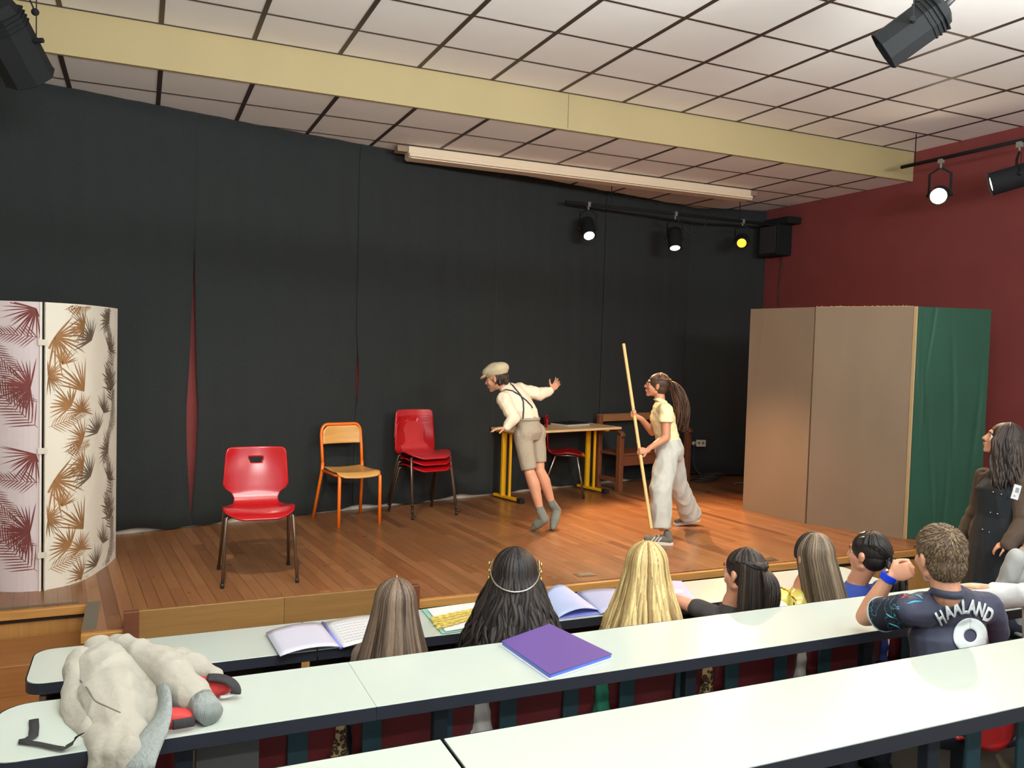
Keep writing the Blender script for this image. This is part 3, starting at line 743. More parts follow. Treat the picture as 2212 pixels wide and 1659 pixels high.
mb.box((0, 0, 0), (0.26, 0.24, 0.28), None, 0.7); mb.build('housing', M_can, t, bevel=0.02)
for k, (dx, dy) in enumerate(((0.2, 0.05), (-0.1, 0.15))):
    mb = MB(); mb.M = Matrix.Rotation(0.7+0.5*k, 4, 'Y'); mb.box((dx, dy, -0.17), (0.25, 0.005, 0.2)); mb.build('barn_door', M_can, t)
MB().tube([(0, 0, 0.1), (0, 0, 0.64)], 0.012, 8).build('hanging_rod', M_can, t)
for i, (x, y, D, r) in enumerate(((76, 26, 4.45, 0.020),)):
    c = px(x, y, D); t = thing('lamp_knob', 'small round black knob dangling from the lamp at top left', 'knob', c)
    MB().ell((0, 0, 0), (r, r*0.7, r)).build('knob', M_can, t, smooth=True)
    MB().tube([(0, 0, 0), (-0.03, 0, 0.07), (-0.05, 0, 0.3), (-0.05, 0, ZN-c.z)], 0.004, 6).build('cord', M_can, t)
# loudspeaker on the red wall
t = thing('loudspeaker', 'black loudspeaker on the red wall in the right stage corner', 'loudspeaker', (6.93, 1.86, 3.24))
MB().box((0, 0, 0.19), (0.22, 0.34, 0.38)).build('cabinet', M_can, t, bevel=0.012)
MB().box((0.0, -0.12, 0.40), (0.2, 0.42, 0.08)).build('bracket', M_can, t, bevel=0.01)
MB().box((-0.113, 0, 0.19), (0.006, 0.28, 0.32)).build('grille', mat('grille', srgb(44, 44, 46), 0.8), t)
pts = bez([(7.03, 1.85, 3.24), (7.03, 1.80, 3.0), (7.03, 1.92, 2.9), (7.03, 1.84, 2.6)], 14)
tag(MB().tube(pts, 0.006, 6).build('cable', M_cable, smooth=True), 'dark cable hanging down the red wall under the loudspeaker', 'cable')
# ---------------------------------------------------------------- lecture desks
M_desk = mat('white_laminate', srgb(192, 202, 194), 0.22, spec=0.5, var=0.015, vscale=3, coat=0.15)
M_edge = mat('black_edge', srgb(40, 44, 54), 0.4)
M_leg = mat('dark_blue_steel', srgb(32, 44, 56), 0.5)
M_greyp = mat('grey_panel', srgb(98, 100, 98), 0.9, bump=0.2, bscale=300)
M_taupe = mat('taupe_panel', srgb(84, 76, 66), 0.85)
M_pink = mat('end_panel', srgb(160, 132, 124), 0.7)
def rrect(x0, x1, y0, y1, rl, rr, n=6):
    out = []
    for (cx, cy, a0, r) in ((x1, y1, 0, rr), (x0, y1, PI/2, rl), (x0, y0, PI, rl), (x1, y0, 1.5*PI, rr)):
        if r == 0: out.append((cx, cy)); continue
        sx = -1 if cx == x1 else 1; sy = -1 if cy == y1 else 1
        for k in range(n+1):
            a = a0+PI/2*k/n; out.append((cx+sx*r+r*math.cos(a), cy+sy*r+r*math.sin(a)))
    return out
DESK = []
def desk(label, x0, x1, yn, yf, ztop, zfl, rl, rr, posts, group, extra=None):
    t = thing('desk', label, 'desk', ((x0+x1)/2, (yn+yf)/2, zfl), 0, group)
    o = V(t.location); mb = MB(); mb.M = T(-o)
    mb.prism(rrect(x0+(0.004 if rl or zfl > .3 else -0.0005), x1-(0.004 if rr else 0.0), yn+0.004, yf-0.004, rl, rr), ztop-0.03, ztop)
    mb.build('tabletop', M_desk, t, bevel=0.0015)
    mb = MB(); mb.M = T(-o); pl_ = rrect(x0, x1, yn, yf, rl, rr)
    vs = [(p[0], p[1], ztop-0.044) for p in pl_]+[(p[0], p[1], ztop-0.001) for p in pl_]; n = len(pl_)
    fs = [(i, (i+1) % n, n+(i+1) % n, n+i) for i in range(n)]; fs.append(tuple(range(n))[::-1]); mb.add(vs, fs)
    mb.build('edge_band', M_edge, t)
    mb = MB(); mb.M = T(-o); mb.box(((x0+x1)/2, yf-0.12, ztop-0.065), (x1-x0-0.1, 0.04, 0.04)); mb.build('beam', M_leg, t)
    for x in posts:
        mb = MB(); mb.M = T(-o); mb.box((x, yf-0.14, (ztop-0.05+zfl)/2), (0.055, 0.04, ztop-0.05-zfl)).box((x, yf-0.16, zfl+0.015), (0.06, 0.34, 0.03)).box((x, (yn+yf)/2, ztop-0.055), (0.05, yf-yn-0.08, 0.025))
        mb.build('leg', M_leg, t, bevel=0.004)
    if extra: extra(t, o)
    return t
ZD = {1: 0.72, 2: 0.88, 3: 1.04}
YN = {1: 2.684*1.32-6.193, 2: 2.204*1.16-6.193, 3: 1.562-6.193}
YF = {1: 2.98*1.32-6.193, 2: 2.556*1.16-6.193, 3: 1.968-6.193}
def dark1(t, o):
    a_ = -0.45 if o.x < 0.5 else 0.62; b_ = 0.58 if o.x < 0.5 else 3.9
    MB().box(((a_+b_)/2-o.x, YF[1]-0.10-o.y, 0.38), (b_-a_, 0.018, 0.58)).build('modesty_panel', M_taupe, t, bevel=0.002)
def end1(t, o):
    dark1(t, o)
    MB().box((-0.44-o.x, YN[1]+0.2-o.y, 0.34), (0.025, 0.30, 0.62)).build('end_panel', M_pink, t, bevel=0.003)
def grey(t, o):
    mb = MB(); mb.box((0.17-o.x+0.0, YF[2]-0.10-o.y, 0.40), (0.20, 0.02, 0.50)); mb.build('modesty_panel', M_greyp, t, bevel=0.003)
desk('white desktop with black edge, left piece of the row nearest the stage', -0.5, 0.595, YN[1], YF[1], ZD[1], 0, 0.07, 0, (-0.3, 0.45), 'white lecture desks', end1)
desk('white desktop with black edge, long right piece of the row nearest the stage', 0.6, 3.95, YN[1], YF[1], ZD[1], 0, 0, 0.07, (0.75, 1.75, 2.78, 3.8), 'white lecture desks', dark1)
desk('white desktop under the grey jacket, left piece of the middle row', -0.5, 0.5915, YN[2], YF[2], ZD[2], 0.16, 0.09, 0, (0.03,), 'white lecture desks', grey)
desk('white desktop under the purple folder, long right piece of the middle row', 0.5925, 3.95, YN[2], YF[2], ZD[2], 0.16, 0, 0.10, (0.9, 2.0, 3.0, 3.8), 'white lecture desks')
desk('white desktop at the bottom edge, left piece of the nearest row', -0.5, 0.597, YN[3], YF[3], ZD[3], 0.32, 0.09, 0, (-0.3,), 'white lecture desks')
desk('white desktop with the bright lamp reflection, long right piece of the nearest row', 0.603, 3.95, YN[3], YF[3], ZD[3], 0.32, 0, 0.09, (1.0, 2.2, 3.3), 'white lecture desks')

# fixed seats of the rows (red shells, shade painted in, on teal brackets)
M_shadered = mat('maroon_shell', srgb(112, 40, 44), 0.45, var=0.1, vscale=5)  # the red shell, its colour darkened to the tone it has in shade
M_teal = mat('teal_bracket', srgb(38, 70, 78), 0.6)
M_litred = mat('red_shell', srgb(214, 44, 44), 0.25, coat=0.5)  # the same red shell, coloured in its lit tone
def row_seat(label, x, y, z, m, group, w=0.25):
    t = thing('row_seat', label, 'seat', (x, y, z), 0, group)
    mb = MB(); mb.open = True
    def fn(u, v):
        a = u*2-1; hw = w*(1-0.25*max(0, v-0.85)/0.15*abs(a)) * (1-0.35*max(0, (0.15-v)/0.15)**2)
        return V((a*hw, -0.175+0.05*(a*a)-0.05*v, 0.36+0.42*v-(0.05*a*a*(v > .8))+0.03*a*a*(v < .2)))
    mb.grid(fn, 20, 16); mb.build('backrest', m, t, smooth=True, solid=0.012)
    mb = MB(); mb.open = True
    def fn(u, v):
        a = u*2-1; return V((a*(0.21-0.03*v*v), -0.16+0.36*v, 0.42-0.02*math.sin(v*PI)+0.012*a*a-(0.03*((v-.85)/.15)**2 if v > .85 else 0)))
    mb.grid(fn, 14, 16); mb.build('seat', m, t, smooth=True, solid=0.012)
    for sx in (-0.19, 0.10):
        MB().box((sx, -0.205, 0.40), (0.075, 0.014, 0.62)).build('bracket', M_teal, t, bevel=0.003)
    MB().box((0, -0.02, 0.20), (0.06, 0.06, 0.40)).box((0, 0.0, 0.012), (0.3, 0.3, 0.024)).build('pedestal', M_leg, t, bevel=0.004)
    return t
S1Y, S2Y = -2.92, -3.88
labs1 = ['dark red row seat left of the brown haired girl, leftmost visible', 'dark red row seat, second from the left in the front row', 'dark red row seat under the long brown haired girl',
         'dark red row seat under the black haired girl with headband', 'dark red row seat under the blonde girl', 'dark red row seat under the girl with the half ponytail', 'dark red row seat under the girl in yellow', 'dark red row seat under the girl in the blue top']
first = None
for k, lab in enumerate(labs1):
    x = 0.905+0.57*(k-2)
    if first is None: first = row_seat(lab, x, S1Y, 0, M_shadered, 'fixed seats of the front row')
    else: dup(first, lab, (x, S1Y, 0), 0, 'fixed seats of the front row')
row_seat('bright red row seat under the middle desk at the lower right', 2.98, S2Y, 0.16, M_litred, 'fixed seats of the middle row', 0.22)
row_seat('dark red row seat in the middle row under the white sleeved person', 3.60, S2Y, 0.16, M_shadered, 'fixed seats of the middle row', 0.22)

# ---------------------------------------------------------------- papers on the desks
def sheet(mb, c, bulge=0.012, nx=8, ny=6, droop=0):
    """c: four corners a b c d"""
    a, b, c_, d = [V(q) for q in c]
    mb.open = True
    mb.grid(lambda u, v: (a.lerp(b, u)).lerp(d.lerp(c_, u), v)+V((0, 0, bulge*math.sin(PI*u)**0.8)), nx, ny); return mb
M_lil = mat('pale_lilac_paper', srgb(206, 206, 224), 0.5); M_paper = mat('white_paper', srgb(226, 228, 230), 0.5)
M_ink = mat('print_grey', srgb(188, 190, 204), 0.6); M_blueb = mat('blue_plastic', srgb(140, 150, 226), 0.3)
def Z1(x, y, z=ZD[1]): return V((x, y, z))
t = thing('open_notebook', 'open pale lilac ring binder with printed page on the front desk, at left', 'notebook', (0.68, -2.5, ZD[1]))
o = V(t.location)
def corner(x, y, h): return px(x, y, 1)  # unused
def on(x, y, z):              # a picture point carried down on the horizontal plane z
    d = px(x, y, 1)-CAM; return CAM+d*((z-CAM.z)/d.z)
zt = ZD[1]
cs = [on(605, 1418, zt+.012), on(733, 1397, zt+.014), on(692, 1346, zt+.014), on(574, 1367, zt+.012)]
mb = MB(); mb.M = T(-o); sheet(mb, [c for c in cs], 0.016); mb.build('left_cover', M_lil, t, smooth=True, solid=0.003)
cs2 = [on(742, 1399, zt+.010), on(850, 1380, zt+.008), on(812, 1328, zt+.008), on(702, 1345, zt+.010)]
mb = MB(); mb.M = T(-o); sheet(mb, cs2, 0.008); mb.build('right_page', M_paper, t, smooth=True, solid=0.003)
mb = MB(); mb.M = T(-o+V((0, 0, 0.0115)))
a, b, c_, d = cs2
for r_ in range(8):
    v0 = 0.12+0.1*r_
    for q in range(10):
        u0 = 0.1+0.07*q
        if u0+0.06 < 0.95-(r_ % 3)*0.12:
            f_ = lambda u, v: a.lerp(b, u).lerp(d.lerp(c_, u), v)+V((0, 0, 0.008*math.sin(PI*u)**0.8-0.0095))
            mb.add([f_(u0, v0), f_(u0+.058, v0), f_(u0+.058, v0+.028), f_(u0, v0+.028)], [(0, 1, 2, 3)])
mb.build('printed_lines', M_ink, t)
mb = MB(); mb.M = T(-o); mb.tube([on(737, 1399, zt+.006), on(697, 1346, zt+.006)], 0.009, 8); mb.build('spine', M_blueb, t, smooth=True)
# green folder with golden cords
M_mint = mat('mint_plastic', srgb(150, 204, 186), 0.35); M_gold = mat('golden_cord', srgb(208, 184, 84), 0.4, var=0.3, vscale=60)
t = thing('mint_folder', 'open mint green folder with white pages on the front desk', 'folder', (1.35, -2.45, zt)); o = V(t.location)
mb = MB(); mb.M = T(-o); sheet(mb, [on(955, 1369, zt+.004), on(1075, 1352, zt+.004), on(1060, 1297, zt+.004), on(911, 1317, zt+.004)], 0.0); mb.build('cover', M_mint, t, solid=0.004)
mb = MB(); mb.M = T(-o); sheet(mb, [on(962, 1364, zt+.010), on(1075, 1348, zt+.010), on(1058, 1299, zt+.010), on(923, 1316, zt+.010)], 0.002); mb.build('pages', M_paper, t, solid=0.003)
t = thing('cord_bundle', 'bundle of braided golden cords lying on the mint folder', 'cords', on(990, 1335, zt+.02)); o = V(t.location)
rnd = random.Random(11); mb = MB(); mb.M = T(-o)
for k in range(6):
    s0_ = on(928+rnd.uniform(-2, 4)+k*3, 1336+k*4.2, zt+0.016+0.002*(k % 3)); s1_ = on(1048+rnd.uniform(-8, 4), 1312+k*3.2, zt+0.016+0.002*(k % 4)); m_ = (s0_+s1_)/2+V((rnd.uniform(-.01, .01), rnd.uniform(-.035, .035), 0.006))
    pts = bez([s0_, m_, s1_], 18); n = len(pts)
    for sg in (0, PI):
        mb.tube([p+V((0, math.cos(i*1.3+sg)*0.003, math.sin(i*1.3+sg)*0.003)) for i, p in enumerate(pts)], 0.0034, 5)
mb.build('cords', M_gold, t, smooth=True)
# blue open notebook
t = thing('open_notebook', 'open blue notebook with a raised page between the headband girl and the blonde girl', 'notebook', (2.0, -2.45, zt)); o = V(t.location)
mb = MB(); mb.M = T(-o); sheet(mb, [on(1205, 1336, zt+.006), on(1296, 1320, zt+.008), on(1222, 1266, zt+.05), on(1170, 1290, zt+.02)], 0.030, 14, 8); mb.build('raised_page', mat('pale_blue_paper', srgb(178, 192, 230), 0.5), t, smooth=True, solid=0.002)
mb = MB(); mb.M = T(-o); sheet(mb, [on(1298, 1326, zt+.008), on(1345, 1318, zt+.008), on(1335, 1272, zt+.008), on(1246, 1279, zt+.008)], 0.008); mb.build('flat_page', mat('lilac_paper', srgb(176, 184, 220), 0.5), t, smooth=True, solid=0.004)
mb = MB(); mb.M = T(-o); sheet(mb, [on(1208, 1337, zt+.003), on(1350, 1320, zt+.003), on(1338, 1272, zt+.003), on(1180, 1290, zt+.003)], 0.0); mb.build('cover', M_blueb, t, solid=0.003)
t = thing('lilac_folder', 'lilac plastic folder on the front desk right of the blonde girl', 'folder', (2.62, -2.45, zt)); o = V(t.location)
mb = MB(); mb.M = T(-o); sheet(mb, [on(1440, 1303, zt+.006), on(1508, 1302, zt+.006), on(1472, 1256, zt+.006), on(1420, 1256, zt+.006)], 0.001); mb.build('cover', mat('lilac_plastic', srgb(192, 172, 224), 0.3), t, solid=0.006)
mb = MB(); mb.M = T(-o); sheet(mb, [on(1448, 1282, zt+.011), on(1478, 1281, zt+.011), on(1470, 1272, zt+.011), on(1446, 1273, zt+.011)], 0.0); mb.build('paper_label', M_paper, t)
# purple folder
zt = ZD[2]
t = thing('purple_folder', 'purple folder with blue pages under it on the middle desk', 'folder', on(1200, 1415, zt)); o = V(t.location)
pc = [on(1083, 1395, zt), on(1187, 1468, zt), on(1322, 1423, zt), on(1187, 1357, zt)]
for nm, z0, z1, k, m in (('under_sheet', 0.001, 0.003, 1.03, M_paper), ('blue_pages', 0.003, 0.016, 0.985, mat('blue_pages', srgb(84, 120, 214), 0.4)), ('cover', 0.016, 0.020, 1.0, mat('purple_card', srgb(96, 74, 142), 0.5))):
    mb = MB(); cc = sum(pc, V())/4; pp = [cc+(p-cc)*k-o for p in pc]
    mb.prism([(p.x, p.y) for p in pp], z0, z1); mb.build(nm, m, t, bevel=0.001)
# ---------------------------------------------------------------- people
M_skin = mat('skin', srgb(214, 158, 128), 0.5, var=0.05, vscale=12, sss=0.15)
M_skin2 = mat('skin_tan', srgb(196, 138, 108), 0.5, var=0.05, vscale=12, sss=0.15)
M_eye = mat('eye_white', srgb(230, 226, 220), 0.3); M_iris = mat('iris', srgb(50, 34, 26), 0.3); M_lips = mat('lips', srgb(170, 96, 84), 0.5)
def head_frame(c, heading, pitch=0, roll=0, s=1.0):
    """local +Y is where the face looks; heading 0 = world +Y, positive to the left"""
    return T(V(c)) @ rotz(heading) @ Matrix.Rotation(pitch, 4, 'X') @ Matrix.Rotation(roll, 4, 'Y') @ Matrix.Scale(s, 4)
def head_parts(mb, H):
    o = mb.M; mb.M = o @ H
    mb.ell((0, -0.014, 0.032), (0.073, 0.094, 0.084)); mb.ell((0, 0.026, -0.02), (0.058, 0.062, 0.078))
    mb.cap((-0.045, 0.0, -0.055), 0.022, (0, 0.066, -0.088), 0.02); mb.cap((0.045, 0.0, -0.055), 0.022, (0, 0.066, -0.088), 0.02)
    mb.ell((0, 0.035, -0.06), (0.04, 0.04, 0.035))
    mb.cap((0, 0.082, 0.018), 0.008, (0, 0.104, -0.020), 0.012); mb.ell((0.011, 0.09, -0.024), 0.0095); mb.ell((-0.011, 0.09, -0.024), 0.0095)
    mb.ell((0, 0.072, 0.036), (0.046, 0.016, 0.011))
    for sx in (-1, 1):
        mb.ell((sx*0.034, 0.056, -0.018), (0.024, 0.022, 0.022))
        mb.ell((sx*0.076, -0.010, -0.004), (0.009, 0.019, 0.031), Matrix.Rotation(sx*0.35, 4, 'Z'))
        mb.ell((sx*0.082, -0.018, 0.004), (0.006, 0.012, 0.022), Matrix.Rotation(sx*0.5, 4, 'Z'))
    mb.ell((0, 0.084, -0.050), (0.022, 0.011, 0.007)); mb.ell((0, 0.082, -0.062), (0.019, 0.011, 0.008))
    mb.M = o
def face_bits(root, H, o):
    mb = MB(); mb.M = T(-o) @ H
    for sx in (-1, 1): mb.ell((sx*0.031, 0.0600, 0.008), 0.0125, None, 12, 8)
    e = mb.build('eyes', M_eye, root, smooth=True)
    mb = MB(); mb.M = T(-o) @ H
    for sx in (-1, 1): mb.ell((sx*0.031, 0.0708, 0.008), (0.0075, 0.0035, 0.0075), None, 10, 6)
    mb.build('irises', M_iris, e, smooth=True)
    mb = MB(); mb.M = T(-o) @ H
    for sx in (-1, 1): mb.tube([(sx*0.046, 0.072, 0.028), (sx*0.03, 0.084, 0.035), (sx*0.014, 0.086, 0.031)], 0.003, 6)
    mb.build('eyebrows', M_iris, root, smooth=True)
    mb = MB(); mb.M = T(-o) @ H; mb.ell((0, 0.090, -0.051), (0.020, 0.0075, 0.0045)); mb.ell((0, 0.088, -0.060), (0.017, 0.0075, 0.0055))
    mb.build('lips', M_lips, root, smooth=True)
def hand_parts(mb, w, d, n, th=1, curl=0.35, s=1.0, spread=0.06, tcurl=0.4):
    """w wrist, d direction to the knuckles, n palm normal, th = side of the thumb"""
    w, d, n = V(w), V(d).normalized(), V(n); n = (n-d*n.dot(d)).normalized(); sd = d.cross(n)*th
    mb.tube([w-d*0.015*s, w+d*0.012*s, w+d*0.045*s, w+d*0.078*s, w+d*0.090*s], [(0.015*s, 0.020*s), (0.015*s, 0.024*s), (0.015*s, 0.037*s), (0.012*s, 0.037*s), (0.008*s, 0.030*s)], 12, up=n)
    for k, (off, L) in enumerate(((0.027, 0.068), (0.009, 0.078), (-0.009, 0.072), (-0.026, 0.056))):
        p = w+d*(0.078-0.004*abs(k-1))*s+sd*off*s; dd = (d+sd*(off/0.027)*spread).normalized(); c = curl*(0.9+0.08*k)
        ax = dd.cross(n); r = 0.0088*s
        for q, fr in enumerate((0.46, 0.30, 0.24)):
            dd = (Quaternion(ax, c*(0.8 if q == 0 else 1.0)) @ dd).normalized()
            e = p+dd*L*fr*s; mb.cap(p, r, e, r*0.92, 8); p = e; r *= 0.92
    p = w+d*0.022*s+sd*0.022*s; dd = (d*0.55+sd*0.8+n*0.25).normalized(); r = 0.0115*s
    for q, L in enumerate((0.036, 0.030, 0.024)):
        e = p+dd*L*s; mb.cap(p, r, e, r*0.9, 8); p = e; r *= 0.9
        dd = (dd*(1-tcurl)+(d*0.7+n*0.6-sd*0.3*tcurl).normalized()*tcurl).normalized()
def hair_mat(name, a, b):
    return mat(name, a, 0.5, spec=0.4, tone=b, var=0.22, vscale=60, stretch=(3, 3, 0.12), bump=0.25, bscale=110)
def hair_mesh(root, o, H, m, length=0.35, n=80, az=2.3, wave=0.0, spread=0.02, rad=0.011, tie=None, tail=None, cap=True, seed=1, down=None, part=0.0, flat=0.45, front=0.3, jit=1.0, name='hair', wid=1.0, shape=None):
    """locks that start along the parting, follow the skull and then hang"""
    rnd = random.Random(seed); mb = MB(); Hi = H.to_3x3().inverted()
    dn = (Hi @ V((0, 0, -1))).normalized() if down is None else (Hi @ V(down)).normalized()
    Hs = H.to_scale()[0]
    mb.M = T(-o) @ H; c = V((0, -0.018, 0.034)); R = V((0.079*wid, 0.097, 0.089))
    if cap:
        mb.tone = 0.25; mb.ell(c, tuple(R), None, 24, 16); mb.ell((0, -0.035, -0.01), (0.070*wid, 0.072, 0.07), None, 20, 12)
    for k in range(n):
        a = (k/(n-1)*2-1)*az+rnd.uniform(-.08, .08)*jit; layer = rnd.uniform(0.99, 1.07)
        pts = []; t0 = rnd.uniform(0.04, 0.24)
        ths = [t0+(1.62-t0)*i/6 for i in range(7)]
        for th in ths:
            p = V((R.x*math.sin(th)*math.sin(a), -R.y*math.sin(th)*math.cos(a), R.z*math.cos(th)))*layer
            if abs(a) > 1.6: p.z = p.z-0.012*math.sin(th)   # sides sweep off the face
            p.x += part*(1-th/1.6)
            pts.append(c+p)
        side = V((math.sin(a), -math.cos(a), 0))
        if tie is not None:
            tp = V(tie); pts = pts[:5]; q = pts[-1]
            for i in range(1, 5):
                f = i/4; m_ = q.lerp(tp, f); m_ = c+(m_-c).normalized()*max((m_-c).length, 0.0) if f > .99 else m_+((m_-c).normalized()*0.014*math.sin(f*PI))
                pts.append(m_+V((rnd.uniform(-1, 1), rnd.uniform(-1, 1), rnd.uniform(-1, 1)))*0.004)
            ln = 0
        else:
            p = pts[-1]; ln = length*rnd.uniform(0.82, 1.05)/Hs; ph = rnd.uniform(0, 6.28); fr = rnd.uniform(0.8, 1.3)
            for i in range(1, 13):
                f = i/12; wv = wave*math.sin(f*9*fr+ph)*(0.3+f); wv2 = wave*math.cos(f*8*fr+ph*1.7)*(0.3+f)
                sp = (shape(f) if shape else spread*f/Hs)
                pts.append(p+dn*(ln*f)+side*sp+V((wv, wv2*0.6, 0)))
        mb.tone = max(0, min(1, 0.5+0.28*math.sin(a*7+seed)+0.2*math.sin(a*17+seed*2)+rnd.gauss(0, 0.16)))
        N = len(pts); rr = []
        for i in range(N):
            f = i/(N-1); w_ = rad*(0.75+0.5*math.sin(min(1, f*1.6)*PI/2))*(1 if f < .8 else 1-(f-.8)/.2*0.8); rr.append((w_*flat, w_))
        # ribbon lies on the head: its thin side looks outwards
        ups = []
        mb_t = []
        vs = []; seg = 6
        for i, p in enumerate(pts):
            t_ = (pts[min(i+1, N-1)]-pts[max(i-1, 0)]).normalized(); out = (p-V((0, -0.02, min(p.z, 0.03)))).normalized()
            nn = (out-t_*out.dot(t_)); nn = nn.normalized() if nn.length > 1e-4 else t_.orthogonal().normalized(); bb = t_.cross(nn)
            for q in range(seg):
                an = 2*PI*q/seg; vs.append(p+nn*math.cos(an)*rr[i][0]+bb*math.sin(an)*rr[i][1])
        fs = [(i*seg+q, i*seg+(q+1) % seg, (i+1)*seg+(q+1) % seg, (i+1)*seg+q) for i in range(N-1) for q in range(seg)]
        fs.append(tuple((N-1)*seg+q for q in range(seg)))
        mb.add(vs, fs)
    if tail is not None:      # tail: list of points (local) the pony tail follows, radius
        path, r0, nt = tail
        for k in range(nt):
            a = rnd.uniform(0, 6.28); q = math.sqrt(rnd.random()); mb.tone = max(0, min(1, rnd.gauss(0.5, 0.33)))
            pts = []; Lf = rnd.uniform(0.8, 1.0); bp = bez(path, 14); ph = rnd.uniform(0, 6.28)
            for i, p in enumerate(bp[:int(15*Lf)+1]):
                f = i/14; rr_ = r0*(0.35+1.0*math.sin(min(1, f*1.7)*PI/2))*(1-0.35*f)
                pts.append(p+V((math.cos(a), math.sin(a)*0.8, 0.15*math.sin(a)))*rr_*q+V((math.sin(f*9+ph), math.cos(f*8+ph), 0))*wave)
            N = len(pts); mb.tube(pts, [(rad*0.55*(1-0.6*i/N), rad*(1-0.6*i/N)) for i in range(N)], 6)
    return mb.build(name, m, root, smooth=True)
def torso(mb, pts, rs, side):   # pts pelvis..neck, rs (half width, half depth)
    mb.tube(pts, rs, 18, up=side)
def oriented(a, b): return (V(a)-V(b)).normalized()

# ---- boy with the flat cap on the stage (seen from behind, leaning left, on tiptoe)
P = px
def person_boy():
    base = on(1172, 1146, ZS); o = V((base.x, base.y, ZS))
    t = thing('person', 'person in flat cap, white shirt and grey shorts leaning left on tiptoe', 'person', o)
    hL, hR = P(1129, 940, 7.02), P(1158, 938, 7.15); pel = P(1143, 934, 7.08); wai = P(1139, 902, 7.08); che = P(1118, 868, 7.07); up_ = P(1104, 848, 7.07); nb = P(1092, 838, 7.06)
    sL, sR = P(1088, 862, 6.96), P(1122, 842, 7.17); eL, wL = P(1109, 903, 6.90), P(1092, 925, 6.84); eR, wR = P(1163, 851, 7.22), P(1192, 843, 7.18)
    kL, aL = P(1144, 1020, 6.98), P(1167, 1103, 7.03); kR, aR = P(1166, 1018, 7.12), P(1192, 1088, 7.20)
    hc = P(1072, 819, 7.05); side = oriented(sR, sL)
    H = head_frame(hc, math.radians(48), math.radians(-14), 0, 0.93)
    mb = MB(); mb.M = T(-o)
    head_parts(mb, H); mb.cap(hc+V((0.03, -.0, -0.04)), 0.045, nb, 0.046)
    torso(mb, [pel-V((0, 0, .05)), pel, wai, che, up_, nb], [(0.07, 0.06), (0.11, 0.085), (0.095, 0.07), (0.12, 0.085), (0.11, 0.07), (0.05, 0.045)], side)
    for a, b, c_, r in ((sL, eL, wL, 1), (sR, eR, wR, 1)):
        mb.cap(a, 0.042, b, 0.032); mb.cap(b, 0.032, c_, 0.021)
    for h, k, a in ((hL, kL, aL), (hR, kR, aR)):
        mb.cap(h, 0.066, k, 0.042); m_ = k.lerp(a, 0.3); back = V((0.35, -0.2, 0))*0.02
        mb.cap(k, 0.046, m_+back, 0.052); mb.cap(m_+back, 0.052, a, 0.030)
    hand_parts(mb, wL, P(1060, 926, 6.80)-wL, V((0, 0, -1)), 1, 0.28, 0.88, 0.16)
    hand_parts(mb, wR, P(1208, 822, 7.14)-wR, V((-0.4, -.6, 0.2)), -1, 0.3, 0.88, 0.22)
    # feet on tiptoe (the toes rest on the floor)
    tL, tR = on(1152, 1147, ZS)+V((0, 0, 0.018)), on(1194, 1146, ZS)+V((0, 0, 0.018)); heL, heR = P(1176, 1122, 7.02), P(1203, 1104, 7.24)
    for a, he, to in ((aL, heL, tL), (aR, heR, tR)):
        ball = he.lerp(to, 0.62); mb.cap(a, 0.028, he, 0.027); mb.cap(he, 0.027, ball+V((0, 0, .004)), 0.030); mb.cap(ball, 0.028, to, 0.017)
    organic(mb, 'body', M_skin, t, 0.0055, 3)
    face_bits(t, H, o)
    # socks
    M_sock_ = mat('grey_sock', srgb(120, 124, 116), 0.9, bump=0.3, bscale=200)
    for a, he, to, k in ((aL, heL, tL, kL), (aR, heR, tR, kR)):
        mb = MB(); mb.M = T(-o); ball = he.lerp(to, 0.62); top = a.lerp(k, 0.10)
        mb.cap(top, 0.036, a, 0.038); mb.cap(a, 0.040, he, 0.040); mb.cap(he, 0.040, ball+V((0, 0, .010)), 0.042); mb.cap(ball+V((0, 0, .006)), 0.040, to+V((0, 0, .010)), 0.028)
        organic(mb, 'sock', M_sock_, t, 0.006, 3)
    # shirt
    M_shirt = mat('cream_shirt', srgb(232, 216, 192), 0.8, var=0.03, bump=0.5, bscale=14)
    mb = MB(); mb.M = T(-o); B = P(1141, 906, 7.08)
    torso(mb, [B-V((0, 0, .01)), wai+V((0, 0, .02)), che, up_, nb+V((0, 0, .005))], [(0.112, 0.088), (0.118, 0.092), (0.132, 0.098), (0.122, 0.086), (0.054, 0.05)], side)
    for a, b, c_ in ((sL, eL, wL), (sR, eR, wR)):
        mb.cap(a, 0.062, b, 0.054); mb.cap(b, 0.056, c_.lerp(b, 0.08), 0.032); mb.tube([c_.lerp(b, .22), c_.lerp(b, 0.02)], 0.029, 14)
    mb.cap(eL.lerp(wL, .3)+V((0, 0, -.012)), 0.04, eL.lerp(wL, .75)+V((0, 0, -.012)), .03)
    mb.cap(eR.lerp(wR, .1)+V((0, 0, -.02)), 0.045, eR.lerp(wR, .75)+V((0, 0, -.012)), .032)
    shirt = organic(mb, 'shirt', M_shirt, t, 0.007, 4, disp=folds(0.009, 13, 9, 1))
    mb = MB(); mb.M = T(-o); mb.tube([nb+V((0.008, 0, -0.004)), nb+V((-0.012, 0.006, 0.022))], [0.058, 0.052], 18); mb.build('collar', M_shirt, t, smooth=True)
    # shorts
    M_short = mat('grey_check_shorts', srgb(164, 152, 134), 0.85, var=0.06, vscale=60, bump=0.3, bscale=120)
    mb = MB(); mb.M = T(-o)
    torso(mb, [pel-V((0, 0, .06)), pel, P(1141, 912, 7.08), P(1140, 900, 7.08)], [(0.10, 0.085), (0.128, 0.108), (0.112, 0.092), (0.108, 0.088)], side)
